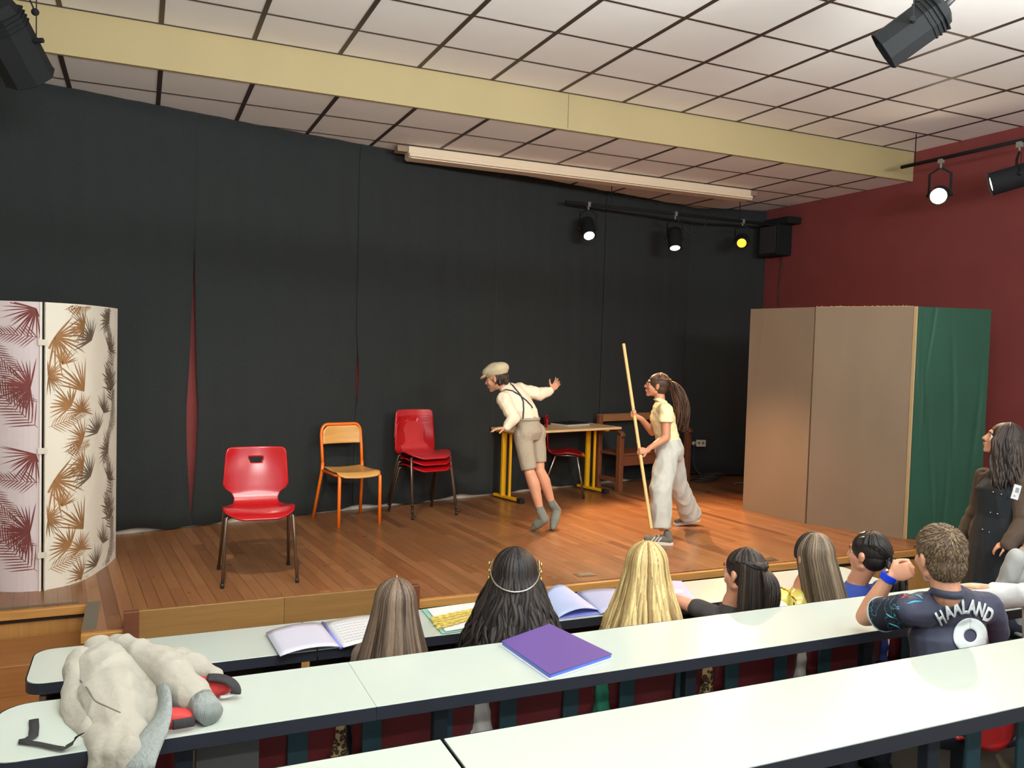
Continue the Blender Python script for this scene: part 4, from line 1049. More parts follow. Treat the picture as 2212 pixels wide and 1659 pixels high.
    mb.ell(hR+V((0.008, -0.006, -0.0)), (0.074, 0.082, 0.10)); mb.ell(hL+V((0.012, -0.012, -0.0)), (0.074, 0.082, 0.10))
    for h, k, f in ((hL, kL, 1.0), (hR, kR, .82)):
        e = h.lerp(k, 0.93*f); mb.cap(h, 0.078, h.lerp(k, 0.6*f), 0.070); mb.tube([h, h.lerp(k, 0.5*f), e], [0.078, 0.072, 0.064], 18)
    shorts = organic(mb, 'shorts', M_short, t, 0.007, 3, disp=folds(0.006, 14, 6, 2))
    mb = MB(); mb.M = T(-o); mb.tube([P(1140, 908, 7.08), P(1140, 902, 7.08)], [(0.122, 0.100), (0.120, 0.099)], 20, up=side); mb.build('waistband', M_short, shorts, smooth=True)
    # braces on the back, laid on the shirt by ray casting
    M_brace = mat('navy_brace', srgb(44, 32, 60), 0.6)
    bv = BVHTree.FromPolygons([v.co.copy() for v in shirt.data.vertices], [tuple(p.vertices) for p in shirt.data.polygons])
    for pix in ([(1098, 826), (1108, 834), (1117, 845), (1125, 855), (1130, 868), (1131, 885), (1130, 900), (1130, 906)], [(1080, 847), (1093, 842), (1107, 845), (1120, 852), (1127, 858), (1137, 866), (1146, 876), (1151, 884)]):
        pts = []
        for i in range(len(pix)-1):
            for q in range(4):
                x = pix[i][0]+(pix[i+1][0]-pix[i][0])*q/4; y = pix[i][1]+(pix[i+1][1]-pix[i][1])*q/4
                p0 = CAM-o; d = (P(x, y, 1)-CAM).normalized(); hit = bv.ray_cast(p0, d)
                if hit[0]: pts.append(hit[0]+hit[1]*0.003)
        if len(pts) > 3:
            mb = MB(); mb.tube(pts, [(0.0018, 0.0075)]*len(pts), 6, up=(P(1, 1, 0)-P(1, 1, 1))); mb.build('brace', M_brace, t, smooth=True)
    # cap and the hair under it
    M_hair = hair_mat('dark_hair_boy', srgb(48, 36, 32), srgb(74, 56, 46))
    mb = MB(); mb.M = T(-o) @ H; mb.ell((0, -0.03, 0.012), (0.0775, 0.082, 0.08), None, 20, 12)
    rnd = random.Random(2)
    for k in range(60):
        a = rnd.uniform(-1.9, 1.9); p = V((0.077*math.sin(a), -0.03-0.082*math.cos(a), rnd.uniform(-0.02, 0.03))); mb.tone = rnd.random()
        mb.tube([p, p*0.99+V((0, -0.002, -0.03)), p*0.95+V((0, 0.0, -0.055))], [(.003, .008), (.003, .007), (.001, .002)], 5)
    mb.build('hair', M_hair, t, smooth=True)
    M_cap = mat('beige_cap', srgb(198, 184, 152), 0.9, var=0.05, vscale=40, bump=0.3, bscale=150)
    mb = MB(); mb.M = T(-o) @ H
    mb.ell((0, -0.022, 0.080), (0.104, 0.116, 0.070), Matrix.Rotation(-0.1, 4, 'X'), 24, 14); mb.ell((0, 0.012, 0.092), (0.094, 0.108, 0.056), Matrix.Rotation(-0.25, 4, 'X'), 24, 12)
    mb.tube([(0, -0.018, 0.032), (0, -0.018, 0.058)], [(0.086, 0.1), (0.09, 0.104)], 24, up=(1, 0, 0))
    cp = organic(mb, 'flat_cap', M_cap, t, 0.006, 4, disp=lambda p: 0.002*math.sin(p.x*50+p.z*30))
    mb = MB(); mb.M = T(-o) @ H; mb.ell((0, 0.095, 0.048), (0.070, 0.055, 0.014), Matrix.Rotation(-0.30, 4, 'X'), 20, 10); mb.build('peak', M_cap, cp, smooth=True)
    mb = MB(); mb.M = T(-o) @ H; mb.ell((0, -0.01, 0.134), (0.009, 0.009, 0.005)); mb.build('button', M_cap, cp, smooth=True)
person_boy()

# ---- girl with the pole
def person_girl():
    base = on(1440, 1172, ZS); o = V((base.x, base.y, ZS))
    t = thing('person', 'person with long dark ponytail, cream polo shirt and pale jeans gripping a pole', 'person', o)
    pel = P(1446, 972, 6.98); wai = P(1441, 944, 6.98); che = P(1431, 902, 6.97); up_ = P(1429, 882, 6.97); nb = P(1426, 868, 6.97)
    sL, sR = P(1438, 886, 6.83), P(1425, 884, 7.11); eL, wL = P(1439, 946, 6.80), P(1403, 968, 6.72); eR, wR = P(1409, 933, 7.06), P(1385, 905, 6.88)
    hL, hR = P(1442, 978, 6.90), P(1450, 978, 7.06); kL, aL = P(1428, 1058, 6.78), P(1429, 1140, 6.72); kR, aR = P(1466, 1050, 7.20), P(1491, 1112, 7.38)
    hc = P(1418.5, 834, 6.97); side = oriented(sR, sL)
    H = head_frame(hc, math.radians(54), math.radians(7), 0, 0.90)
    mb = MB(); mb.M = T(-o)
    head_parts(mb, H); mb.cap(hc+V((0.02, -0.01, -0.05)), 0.043, nb, 0.044)
    torso(mb, [pel-V((0, 0, .05)), pel, wai, che, up_, nb], [(0.08, 0.06), (0.11, 0.08), (0.10, 0.07), (0.12, 0.085), (0.11, 0.065), (0.05, 0.045)], side)
    mb.cap(sL, 0.044, eL, 0.036); mb.cap(eL, 0.036, wL, 0.022); mb.cap(sR, 0.044, eR, 0.034); mb.cap(eR, 0.034, wR, 0.022)
    for h, k, a in ((hL, kL, aL), (hR, kR, aR)): mb.cap(h, 0.058, k, 0.045); mb.cap(k, 0.045, a, 0.03)
    pa, pb = P(1347, 743, 6.99), P(1407, 1142, 6.48); pd = (pb-pa).normalized()
    def near(p): return pa+pd*(p-pa).dot(pd)
    gU, gL = near(P(1373, 895, 6.80)), near(P(1387, 976, 6.70))
    # gripping hands: knuckles lie across the pole, fingers curl round it
    for w_, g, th in ((wR, gU, -1), (wL, gL, 1)):
        back = (g-w_); across = (back-pd*back.dot(pd)).normalized()
        nrm = pd.cross(across)
        if nrm.dot(CF) < 0 and th == 1: nrm = -nrm
        if nrm.dot(CF) > 0 and th == -1: nrm = -nrm
        st = g-across*0.062-nrm*0.020
        mb.cap(w_, 0.021, st, 0.02)
        hand_parts(mb, st, across, nrm, 1, 1.25, 0.84, 0.0, 0.7)
    organic(mb, 'body', M_skin2, t, 0.0055, 3)
    face_bits(t, H, o)
    tag(MB().tube([pa-pb, V((0, 0, 0))], 0.0135, 12).build('wooden_pole', mat('pole_wood', srgb(224, 184, 122), 0.45, var=0.06, vscale=6, stretch=(4, 4, .4)), loc=pb, smooth=True, angle=50), 'long pale wooden pole held upright by the person in pale jeans', 'pole')
    M_polo = mat('cream_polo', srgb(234, 226, 178), 0.8, var=0.03, bump=0.4, bscale=12)
    mb = MB(); mb.M = T(-o); hem = P(1444, 962, 6.98)
    torso(mb, [hem, wai, P(1436, 922, 6.975), che, up_, nb+V((0, 0, .004))], [(0.128, 0.102), (0.122, 0.096), (0.122, 0.098), (0.13, 0.102), (0.118, 0.078), (0.052, 0.048)], side)
    for a, b in ((sL, eL), (sR, eR)): mb.cap(a, 0.060, up_.lerp(a, .3)-V((0, 0, .01)), 0.062); mb.tube([a-V((0, 0, -.01)), a, a.lerp(b, 0.25), a.lerp(b, 0.45)], [0.045, 0.058, 0.060, 0.060], 18)
    ps = organic(mb, 'polo_shirt', M_polo, t, 0.007, 3, disp=folds(0.008, 9, 16, 3))
    mb = MB(); mb.M = T(-o); mb.tube([nb+V((0, 0, -0.006)), nb+V((0.012, -0.004, 0.024))], [0.062, 0.050], 18); mb.build('collar', M_polo, t, smooth=True)
    M_jean = mat('pale_denim', srgb(188, 190, 184), 0.85, var=0.07, vscale=14, bump=0.4, bscale=10)
    mb = MB(); mb.M = T(-o)
    torso(mb, [pel-V((0, 0, .08)), pel-V((0, 0, .02)), pel, P(1442, 950, 6.98)], [(0.12, 0.10), (0.145, 0.118), (0.146, 0.120), (0.128, 0.104)], side)
    mb.tube([hL, hL.lerp(kL, .5), kL, kL.lerp(aL, .5), aL+V((0, 0, -0.008))], [0.092, 0.096, 0.094, 0.088, 0.078], 20)
    mb.tube([hR, hR.lerp(kR, .5), kR, kR.lerp(aR, .5), aR+V((0.01, 0, -0.005))], [0.092, 0.088, 0.082, 0.088, 0.096], 20)
    organic(mb, 'jeans', M_jean, t, 0.008, 4, disp=folds(0.010, 12, 7, 4))
    # shoes
    M_shoe = mat('grey_suede', srgb(112, 110, 102), 0.9); M_sole = mat('white_sole', srgb(220, 212, 204), 0.6)
    def shoe(heel, toe, lift=0):
        heel, toe = V(heel), V(toe); d = (toe-heel); L = d.length; d.normalize(); sd = d.cross(V((0, 0, 1))).normalized(); up3 = sd.cross(d)
        M_ = Matrix((sd, d, up3)).transposed().to_4x4(); M_ = T(heel-o) @ M_
        mb = MB(); mb.M = M_
        mb.cap((0, 0.03, 0.045), 0.035, (0, L*0.45, 0.04), 0.036); mb.cap((0, L*0.45, 0.038), 0.036, (0, L-0.035, 0.032), 0.032); mb.cap((0, 0.03, 0.05), 0.034, (0, 0.045, 0.095), 0.032)
        sh = organic(mb, 'shoe', M_shoe, t, 0.006, 3)
        mb = MB(); mb.M = M_
        n = 22; poly = []
        for k in range(n):
            a = 2*PI*k/n; yy = L/2+math.cos(a)*(L/2+0.006); ww = 0.040*(1+0.12*math.cos(a)) ; poly.append((math.sin(a)*ww*(1-0.08*math.cos(2*a)), yy))
        mb.prism(poly, -0.002, 0.024); mb.build('sole', M_sole, sh, bevel=0.004)
        for sx in (-1, 1):
            for k in range(3):
                y = L*0.42+k*0.026
                mb = MB(); mb.M = M_
                mb.tube([(sx*0.039, y+0.014, 0.028), (sx*0.0385, y, 0.045), (sx*0.030, y-0.012, 0.062)], [(0.002, 0.0055)]*3, 6, up=(sx, 0, 0.2)); mb.build('stripe', M_sole, sh)
        mb = MB(); mb.M = M_
        for k in range(4): mb.tube([(-0.018, L*0.45+k*0.016, 0.073-k*0.003), (0.018, L*0.45+k*0.016, 0.073-k*0.003)], 0.003, 6)
        for sx in (-1, 1): mb.tube(bez([(0, L*.45, 0.075), (sx*.03, L*.5, 0.10), (sx*0.05, L*.45, 0.06)], 6), 0.0025, 6)
        mb.build('laces', M_sole, sh)
    shoe(on(1453, 1178, ZS), on(1389, 1172, ZS))
    shoe(on(1511, 1133, ZS)+V((0, 0, .03)), on(1456, 1135, ZS))
    # glasses
    mb = MB(); mb.M = T(-o) @ H
    for sx in (-1, 1):
        mb.tube([(sx*0.031+0.022*math.cos(a), 0.096, 0.004+0.018*math.sin(a)) for a in [k*PI/8 for k in range(16)]], 0.0018, 6, closed=True)
        mb.tube([(sx*0.053, 0.094, 0.008), (sx*0.078, 0.04, 0.008), (sx*0.080, -0.01, 0.004)], 0.0018, 6)
    mb.tube([(-0.010, 0.097, 0.006), (0.010, 0.097, 0.006)], 0.0018, 6); mb.build('glasses', M_iris, t, smooth=True)
    M_h = hair_mat('dark_brown_hair', srgb(50, 34, 28), srgb(104, 74, 56))
    tie = (0.0, -0.112, 0.062)
    g = lambda x, y, D: H.inverted() @ P(x, y, D)
    hair_mesh(t, o, H, M_h, n=150, az=2.5, tie=tie, rad=0.008, seed=4, tail=([V(tie), g(1450, 820, 6.98), g(1468, 838, 7.0), g(1474, 868, 7.0), g(1478, 896, 7.0), g(1470, 930, 7.0)], 0.080, 420), wave=0.013)
person_girl()

# ---- seated children
def seated(label, hx, hy, hz, zfl, shirt, hairf, body_heading=0.0, s=0.9, heading=0.0, pitch=0.0, roll=0.0, skin=None, pants=None, hands=None, elbows=None, shw=0.125, sleeve=0.5, desk_z=0.72, face=False, lean=-0.06, puff=None, shirt_extra=None, head=True, vox=0.009):
    """(hx,hy,hz) centre of the head"""
    skin = skin or M_skin; bh = rotz(body_heading)
    o = V((hx, hy-lean, zfl)); t = thing('person', label, 'person', o)
    W = T(o) @ bh
    def w(x, y, z): return W @ V((x, y, z))
    hc = V((hx, hy, hz)); H = head_frame(hc, heading, pitch, roll, s)
    zn = hz-zfl-0.145*s/0.9; zs_ = zn-0.045; hip = 0.50
    mb = MB(); mb.M = T(-o)
    nb = w(0, 0, zn)
    if head: head_parts(mb, H)
    mb.cap(hc+V((0, -0.01, -0.05)), 0.044*s/0.9, nb, 0.047*s/0.9)
    sh = [w(sx*shw, 0, zs_) for sx in (-1, 1)]
    side = (bh @ V((1, 0, 0))).to_3d()
    rs = lambda k: [(0.14+k, 0.10+k), (0.112+k, 0.080+k), (0.115+k, 0.082+k), (0.10+k, 0.064+k), (0.046+k*.6, 0.046+k*.6)]
    tp = [w(0, -0.03, hip-0.06), w(0, -0.04, hip+0.12), w(0, -0.03, zs_-0.12), w(0, 0, zs_), w(0, 0, zn)]
    torso(mb, tp, rs(0), side)
    if elbows is None: elbows = [w(sx*(shw+0.035), 0.06, hip+0.10) for sx in (-1, 1)]
    if hands is None: hands = [w(sx*0.07, 0.24, hip+0.06) for sx in (-1, 1)]
    for k in (0, 1):
        mb.cap(sh[k], 0.042, elbows[k], 0.034); mb.cap(elbows[k], 0.033, hands[k], 0.021)
        hand_parts(mb, hands[k], hands[k]-elbows[k], V((0, 0, -1)), 1 if k == 0 else -1, 0.25, 0.85)
    organic(mb, 'body', skin, t, vox, 2)
    if face: face_bits(t, H, o)
    mb = MB(); mb.M = T(-o); torso(mb, tp, rs(0.012), side)
    for k in (0, 1):
        mb.cap(sh[k], 0.052, sh[k].lerp(elbows[k], 0.5), 0.048); e = sh[k].lerp(elbows[k], min(1, sleeve*2))
        mb.tube([sh[k], e], [0.050, 0.044], 14)
        if sleeve > 0.5: mb.cap(elbows[k], 0.046, elbows[k].lerp(hands[k], (sleeve-0.5)*2), 0.032)
    so = organic(mb, 'shirt', shirt, t, vox, 3, disp=folds(0.008, 11, 9, 6))
    mb = MB(); mb.M = T(-o); pants = pants or M_pants
    mb.ell(w(0, -0.02, hip-0.03), (0.155, 0.13, 0.10))
    for sx in (-1, 1):
        k_ = w(sx*0.10, 0.34, hip-0.02); mb.cap(w(sx*0.08, 0, hip-0.03), 0.078, k_, 0.058); mb.cap(k_, 0.056, w(sx*0.10, 0.33, 0.09), 0.042)
    organic(mb, 'trousers', pants, t, 0.012, 2)
    for sx in (-1, 1):
        mb = MB(); mb.M = T(-o); mb.cap(w(sx*0.10, 0.30, 0.04), 0.038, w(sx*0.11, 0.44, 0.035), 0.034); mb.build('shoe', M_can, t, smooth=True)
    hairf(t, o, H)
    return t, o, H, W, so
M_pants = mat('dark_trousers', srgb(40, 44, 56), 0.9)
def ptz(x, y, Y):      # picture point on the vertical plane at Y
    d = px(x, y, 1)-CAM; return CAM+d*((Y-CAM.y)/d.y)
KY = -2.93
brown = hair_mat('light_brown_hair', srgb(50, 40, 34), srgb(128, 108, 90))
blackh = hair_mat('black_hair', srgb(16, 14, 14), srgb(44, 38, 36))
blonde = hair_mat('blonde_hair', srgb(138, 110, 66), srgb(226, 202, 142))
darkb = hair_mat('dark_brown_hair_kid', srgb(24, 20, 18), srgb(56, 46, 40))
ashb = hair_mat('ash_brown_hair', srgb(70, 58, 46), srgb(134, 118, 98))
# brown haired girl, leftmost
def h1(t, o, H):
    hair_mesh(t, o, H, brown, length=0.36, n=300, az=2.2, rad=0.0085, seed=21, jit=1.6, wid=1.02, shape=lambda f: 0.085*f**1.2)
    mb = MB(); mb.M = T(-o) @ H; mb.tube([(0.0, 0.03, 0.126), (0.002, -0.03, 0.1275), (0.0, -0.06, 0.118)], [(0.0008, 0.002), (0.001, 0.003), (0.0008, 0.002)], 5, up=(0, 0, 1)); mb.build('parting', M_skin, t)
p = ptz(853, 1311, KY)
seated('person with long straight brown hair seen from behind, leftmost in the front row', p.x, p.y, p.z, 0, mat('taupe_top', srgb(120, 104, 96), 0.9), h1, s=0.98, heading=-math.radians(16), roll=0.04, sleeve=0.8, shw=0.105)
# black wavy hair with headband
M_silver = mat('silver_band', srgb(186, 182, 172), 0.25, metal=0.9); M_goldp = mat('gold_ornament', srgb(216, 176, 84), 0.25, metal=0.9)
def h2(t, o, H):
    hair_mesh(t, o, H, blackh, length=0.40, n=320, az=2.3, rad=0.0085, seed=22, wave=0.019, jit=1.5, wid=1.04, shape=lambda f: 0.13*f**1.0)
    mb = MB(); mb.M = T(-o) @ H
    mb.tube([(0.098*math.sin(a), -0.022-0.128*math.cos(a), -0.016+0.050*(abs(a)/1.5)**2) for a in [-1.9+3.8*k/24 for k in range(25)]], (0.004), 8); mb.build('headband', M_silver, t, smooth=True)
    for sx in (-1, 1):
        for k in range(4):
            mb = MB(); mb.M = T(-o) @ H; a = sx*(1.5-0.03*k); mb.ell((0.104*math.sin(a), -0.020-0.1*math.cos(a), 0.06-0.028*k), (0.006, 0.009, 0.010), None, 8, 6); mb.build('gold_ornament', M_goldp, t, smooth=True)
    rnd = random.Random(9); cols = [mat('turquoise_thread', srgb(80, 190, 196), 0.5), mat('cream_thread', srgb(226, 214, 172), 0.5)]
    for k in range(12):
        a = rnd.uniform(-1.2, 1.3); p = V((0.185*math.sin(a), -0.02-0.195*math.cos(a), rnd.uniform(-0.26, -0.17))); mb = MB(); mb.M = T(-o) @ H
        mb.tube(bez([p, p+V((0.01, 0.0, -0.04)), p+V((-0.008, 0, -0.09))], 6), [(0.002, 0.004)]*7, 5); mb.build('hair_thread', cols[k % 2], t, smooth=True)
p = ptz(1112, 1247, KY)
seated('person with long wavy black hair and a silver headband seen from behind', p.x, p.y, p.z, 0, mat('dark_top', srgb(70, 60, 56), 0.9), h2, s=1.08, heading=-math.radians(24), sleeve=0.3)
# blonde
def h3(t, o, H): hair_mesh(t, o, H, blonde, length=0.38, n=320, az=2.3, rad=0.0085, seed=23, wave=0.004, jit=1.5, wid=1.04, shape=lambda f: 0.10*f**1.2)
p = ptz(1396, 1231, KY)
seated('person with long blonde hair seen from behind in the middle of the front row', p.x, p.y, p.z, 0, mat('sand_top', srgb(190, 160, 100), 0.9), h3, s=1.10, heading=-math.radians(32), sleeve=0.9)
# half ponytail
def h4(t, o, H):
    tie = V((0.0, -0.122, 0.040))
    hair_mesh(t, o, H, darkb, n=170, az=2.3, tie=tie, rad=0.008, seed=24, tail=([tie, tie+V((0, -.05, -.005)), tie+V((0, -.07, -.08)), tie+V((0, -0.05, -0.18)), tie+V((0, -0.03, -0.26))], 0.038, 170), wave=0.003)
    hair_mesh(t, o, H, darkb, length=0.26, n=130, az=1.2, spread=0.02, rad=0.008, seed=34, cap=False, name='loose_hair')
p = ptz(1603, 1238, KY)
seated('person with dark half ponytail turning to the left, elbow on the front desk', p.x, p.y, p.z, 0, mat('dark_grey_top', srgb(60, 58, 58), 0.9), h4, s=1.04, heading=math.radians(12), sleeve=0.3, face=True, elbows=[V((2.42, -2.72, 0.77)), V((2.90, -2.80, 0.70))], hands=[V((2.44, -2.50, 0.75)), V((2.75, -2.6, 0.60))])
# brown hair with black band, yellow blouse
def h5(t, o, H):
    hair_mesh(t, o, H, ashb, length=0.38, n=300, az=2.1, rad=0.008, seed=25, jit=1.5, wid=1.0, down=(0.24, -0.11, -1), shape=lambda f: 0.02*f)
    mb = MB(); mb.M = T(-o) @ H
    mb.tube([(0.086*math.cos(a), 0.022-0.01*math.sin(a), 0.03+0.096*math.sin(a)) for a in [-0.35+(PI+0.7)*k/24 for k in range(25)]], [(0.004, 0.012)]*25, 8, up=(0, 0, 1) if False else None); mb.build('headband', M_black, t, smooth=True)
p = ptz(1757, 1205, KY)
M_satin = mat('yellow_satin', srgb(222, 206, 96), 0.3, coat=0.4, bump=0.5, bscale=12)
t5, o5, H5, W5, so5 = seated('person with long light brown hair, black headband and shiny yellow blouse', p.x, p.y, p.z, 0, M_satin, h5, s=1.05, heading=-math.radians(14), sleeve=0.35, shw=0.148, face=True)
M_puff = mat('white_puff', srgb(212, 218, 214), 0.8, bump=0.3, bscale=20)
for sx in (-1, 1):
    c = W5 @ V((sx*0.175, -0.005, p.z-0.275)); mb = MB(); mb.M = T(-o5); mb.ell(c, (0.062, 0.075, 0.065)); mb.ell(c+V((sx*0.02, 0.03, -0.02)), (0.055, 0.06, 0.055))
    organic(mb, 'puff_sleeve', M_puff, t5, 0.008, 3, disp=lambda q: 0.003*math.sin(q.x*120+q.y*60))
    mb = MB(); mb.M = T(-o5); pts = [W5 @ V((sx*(0.135+0.010*math.sin(a*9)), 0.080*math.cos(a)-0.01, p.z-0.23+0.062*math.sin(a)+0.006*math.cos(a*11))) for a in [k*0.1 for k in range(-4, 36)]]
    mb.tube(pts, 0.005, 6); mb.build('gold_trim', M_goldp, t5, smooth=True)
# blue top with ponytail
def h6(t, o, H):
    tie = V((0.005, -0.118, 0.0))
    hair_mesh(t, o, H, blackh, n=170, az=2.4, tie=tie, rad=0.008, seed=26, tail=([tie, tie+V((0.0, -.05, -.02)), tie+V((0.0, -.06, -.10)), tie+V((0.01, -0.05, -0.22))], 0.046, 190), wave=0.006)
    mb = MB(); mb.M = T(-o) @ H; mb.tube([tie+V((0.016*math.cos(a), -0.006, 0.016*math.sin(a))) for a in [k*PI/6 for k in range(12)]], 0.006, 6, closed=True); mb.build('hair_tie', M_black, t, smooth=True)
    for k, (a, z) in enumerate(((-0.9, 0.085), (-0.6, 0.10))):
        mb = MB(); mb.M = T(-o) @ H; q = V((0.082*math.sin(a), 0.01+0.02*k, z+0.01)); mb.tube([q, q+V((0.02, -0.028, 0.012))], (0.004), 6); mb.build('hair_clip', M_silver, t, smooth=True)
p = ptz(1873, 1198, KY)
seated('person with black ponytail, hair clips and royal blue top, rightmost in the front row', p.x, p.y, p.z, 0, mat('royal_blue_top', srgb(44, 70, 150), 0.85), h6, s=1.02, heading=math.radians(14), sleeve=0.35, face=True, body_heading=-0.15, shw=0.155)
# grey clad person at the right edge, head outside the frame
def hnone(t, o, H): hair_mesh(t, o, H, darkb, length=0.12, n=60, az=2.2, seed=31)
seated('person in light grey sweatshirt at the right edge beside the standing woman', 4.27, -3.35, 1.19, 0.16, mat('light_grey_sweat', srgb(160, 162, 160), 0.9), hnone, s=0.9, sleeve=0.95, desk_z=0.62)
# white sleeved person at the middle desk
M_wshirt = mat('white_shirt', srgb(214, 218, 220), 0.8, bump=0.6, bscale=9)
hA = on(2158, 1296, ZD[2])+V((0, 0, 0.022))
seated('person in loose white shirt leaning on the middle desk at the right edge', 3.60, -3.86, 1.21, 0.16, M_wshirt, hnone, s=0.95, sleeve=0.92, desk_z=0.88, hands=[hA+V((0.07, -0.05, 0)), V((3.75, -3.40, 0.91))], elbows=[V((3.44, -3.58, 0.93)), V((3.85, -3.66, 0.93))])

# ---- boy in the football jersey
def person_jersey():
    D0 = 3.28
    hc = P(2028, 1203, D0); o = V((hc.x-0.02, hc.y-0.08, 0.16))
    t = thing('person', 'person with short brown hair and dark blue football jersey resting chin on fist', 'person', o)
    nb = P(2046, 1283, D0-0.03); sL, sR = P(1962, 1318, 3.26), P(2132, 1312, 3.42); side = oriented(sR, sL)
    up_ = (sL+sR)/2+V((0, 0, 0.0)); eL = P(1868, 1333, 3.53); wL = P(1921, 1245, 3.46); fist = P(1972, 1229, 3.40)
    eR = P(2150, 1382, 3.52); wR = P(2105, 1400, 3.72)
    wai = V((up_.x, up_.y-0.02, 0.16+0.66)); pel = V((up_.x, up_.y-0.0, 0.16+0.47))
    H = head_frame(hc, math.radians(-14), math.radians(-4), math.radians(-5), 1.06)
    mb = MB(); mb.M = T(-o)
    head_parts(mb, H); mb.cap(hc+V((0.0, -0.02, -0.05)), 0.052, nb, 0.054)
    torso(mb, [pel-V((0, 0, .08)), pel, wai, up_-V((0, 0, .10)), up_, nb], [(0.10, 0.09), (0.15, 0.11), (0.13, 0.095), (0.145, 0.10), (0.13, 0.075), (0.055, 0.052)], side)
    mb.cap(sL, 0.046, eL, 0.038); mb.cap(eL, 0.038, eL.lerp(wL, 0.35), 0.040); mb.cap(eL.lerp(wL, .35), 0.040, wL, 0.026)
    mb.cap(sR, 0.046, eR, 0.038); mb.cap(eR, 0.036, wR, 0.025)
    hand_parts(mb, wL, fist-wL, CF*1.0+V((0, 0, -0.5)), 1, 1.35, 1.0, 0.0, 0.8)
    hand_parts(mb, wR, wR-eR, V((0, 0, -1)), -1, 0.25, 0.95)
    organic(mb, 'body', M_skin, t, 0.006, 3)
    face_bits(t, H, o)
    M_band = mat('blue_wristband', srgb(24, 66, 220), 0.35)
    d = (wL-eL).normalized(); q = wL-d*0.004; mb = MB(); mb.M = T(-o); mb.tube([q-d*0.014, q+d*0.014], 0.0325, 20); mb.tube([q-d*0.012, q+d*0.012], 0.034, 20)
    wb = mb.build('wristband', M_band, t, smooth=True, angle=50)
    mb = MB(); mb.M = T(-o); mb.ell(q+V((-0.02, -0.005, 0.03)), (0.010, 0.010, 0.008)); mb.build('clasp', M_silver, wb, smooth=True)
    # jersey
    jm = bpy.data.materials.new('jersey'); jm.use_nodes = True; nt = jm.node_tree; b = nt.nodes['Principled BSDF']; b.inputs['Roughness'].default_value = 0.7
    b.inputs['Base Color'].default_value = srgb(58, 62, 84); b.inputs['Sheen Weight'].default_value = 0.1
    sm = bpy.data.materials.new('jersey_sleeve'); sm.use_nodes = True; nt = sm.node_tree; b = nt.nodes['Principled BSDF']; b.inputs['Roughness'].default_value = 0.7
    tc = nt.nodes.new('ShaderNodeTexCoord'); mp = nt.nodes.new('ShaderNodeMapping'); mp.inputs['Rotation'].default_value = (0.4, 0.5, 0.6); mp.inputs['Scale'].default_value = (5, 16, 16)
    nt.links.new(tc.outputs['Object'], mp.inputs[0])
    wv = nt.nodes.new('ShaderNodeTexNoise'); wv.inputs['Scale'].default_value = 1.0; wv.inputs['Detail'].default_value = 3
    nt.links.new(mp.outputs[0], wv.inputs[0])
    r = nt.nodes.new('ShaderNodeValToRGB'); e = r.color_ramp.elements; e[0].position = 0.0; e[0].color = srgb(30, 36, 52); e[1].position = 1.0; e[1].color = srgb(46, 50, 72)
    for pos, c in ((0.485, srgb(30, 36, 52)), (0.497, srgb(90, 190, 214)), (0.507, srgb(34, 40, 58)), (0.60, srgb(34, 40, 58)), (0.612, srgb(96, 110, 140)), (0.625, srgb(30, 34, 50))):
        q = e.new(pos); q.color = c
    nt.links.new(wv.outputs[0], r.inputs[0]); nt.links.new(r.outputs[0], b.inputs['Base Color'])
    mb = MB(); mb.M = T(-o)
    torso(mb, [pel+V((0, 0, .0)), wai, up_-V((0, 0, .10)), up_, nb], [(0.175, 0.13), (0.165, 0.12), (0.168, 0.118), (0.145, 0.09), (0.062, 0.060)], side)
    mb.cap(sL, 0.060, sL.lerp(up_, .4), 0.07); mb.cap(sR, 0.062, sR.lerp(up_, .4), 0.07); mb.tube([sR, sR.lerp(eR, .75)], [0.064, 0.062], 18)
    js = organic(mb, 'jersey', jm, t, 0.007, 4, disp=folds(0.007, 8, 9, 5))
    mb = MB(); mb.M = T(-o); e_ = sL.lerp(eL, 0.56)
    mb.tube([sL.lerp(up_, 0.12), sL, sL.lerp(eL, 0.3), e_], [0.058, 0.066, 0.068, 0.070], 22)
    sl = organic(mb, 'sleeve', sm, t, 0.006, 2, disp=lambda p: 0.002*math.sin(p.z*50+p.x*40))
    ax = (eL-sL).normalized(); n1 = ax.orthogonal().normalized(); n2 = ax.cross(n1)
    mb = MB(); mb.M = T(-o); mb.tube([e_+(n1*math.cos(a)+n2*math.sin(a))*0.069 for a in [k*PI/12 for k in range(24)]], 0.003, 6, closed=True); mb.build('sleeve_piping', mat('pale_cyan', srgb(170, 214, 220), 0.6), sl, smooth=True)
    # coloured flashes printed on the shoulders
    bvs = [BVHTree.FromPolygons([v.co.copy() for v in q.data.vertices], [tuple(p_.vertices) for p_ in q.data.polygons]) for q in (sl, js)]
    def lay(pix, r0, m, nm, tr, parent):
        pts = []
        for i in range(len(pix)-1):
            for q in range(4):
                x = pix[i][0]+(pix[i+1][0]-pix[i][0])*q/4; y = pix[i][1]+(pix[i+1][1]-pix[i][1])*q/4
                h = [b_.ray_cast(CAM-o, (P(x, y, 1)-CAM).normalized()) for b_ in tr]; h = [k for k in h if k[0]]
                if h: h.sort(key=lambda k: k[3]); pts.append(h[0][0]+h[0][1]*0.0015)
        if len(pts) > 2:
            mb = MB(); n = len(pts); mb.tube(pts, [(0.0012, r0*math.sin(PI*(i+.6)/(n+.4))) for i in range(n)], 6, up=-CF); mb.build(nm, m, parent, smooth=True)
    cy = mat('cyan_flash', srgb(84, 184, 220), 0.6); rd = mat('red_flash', srgb(214, 62, 66), 0.6)
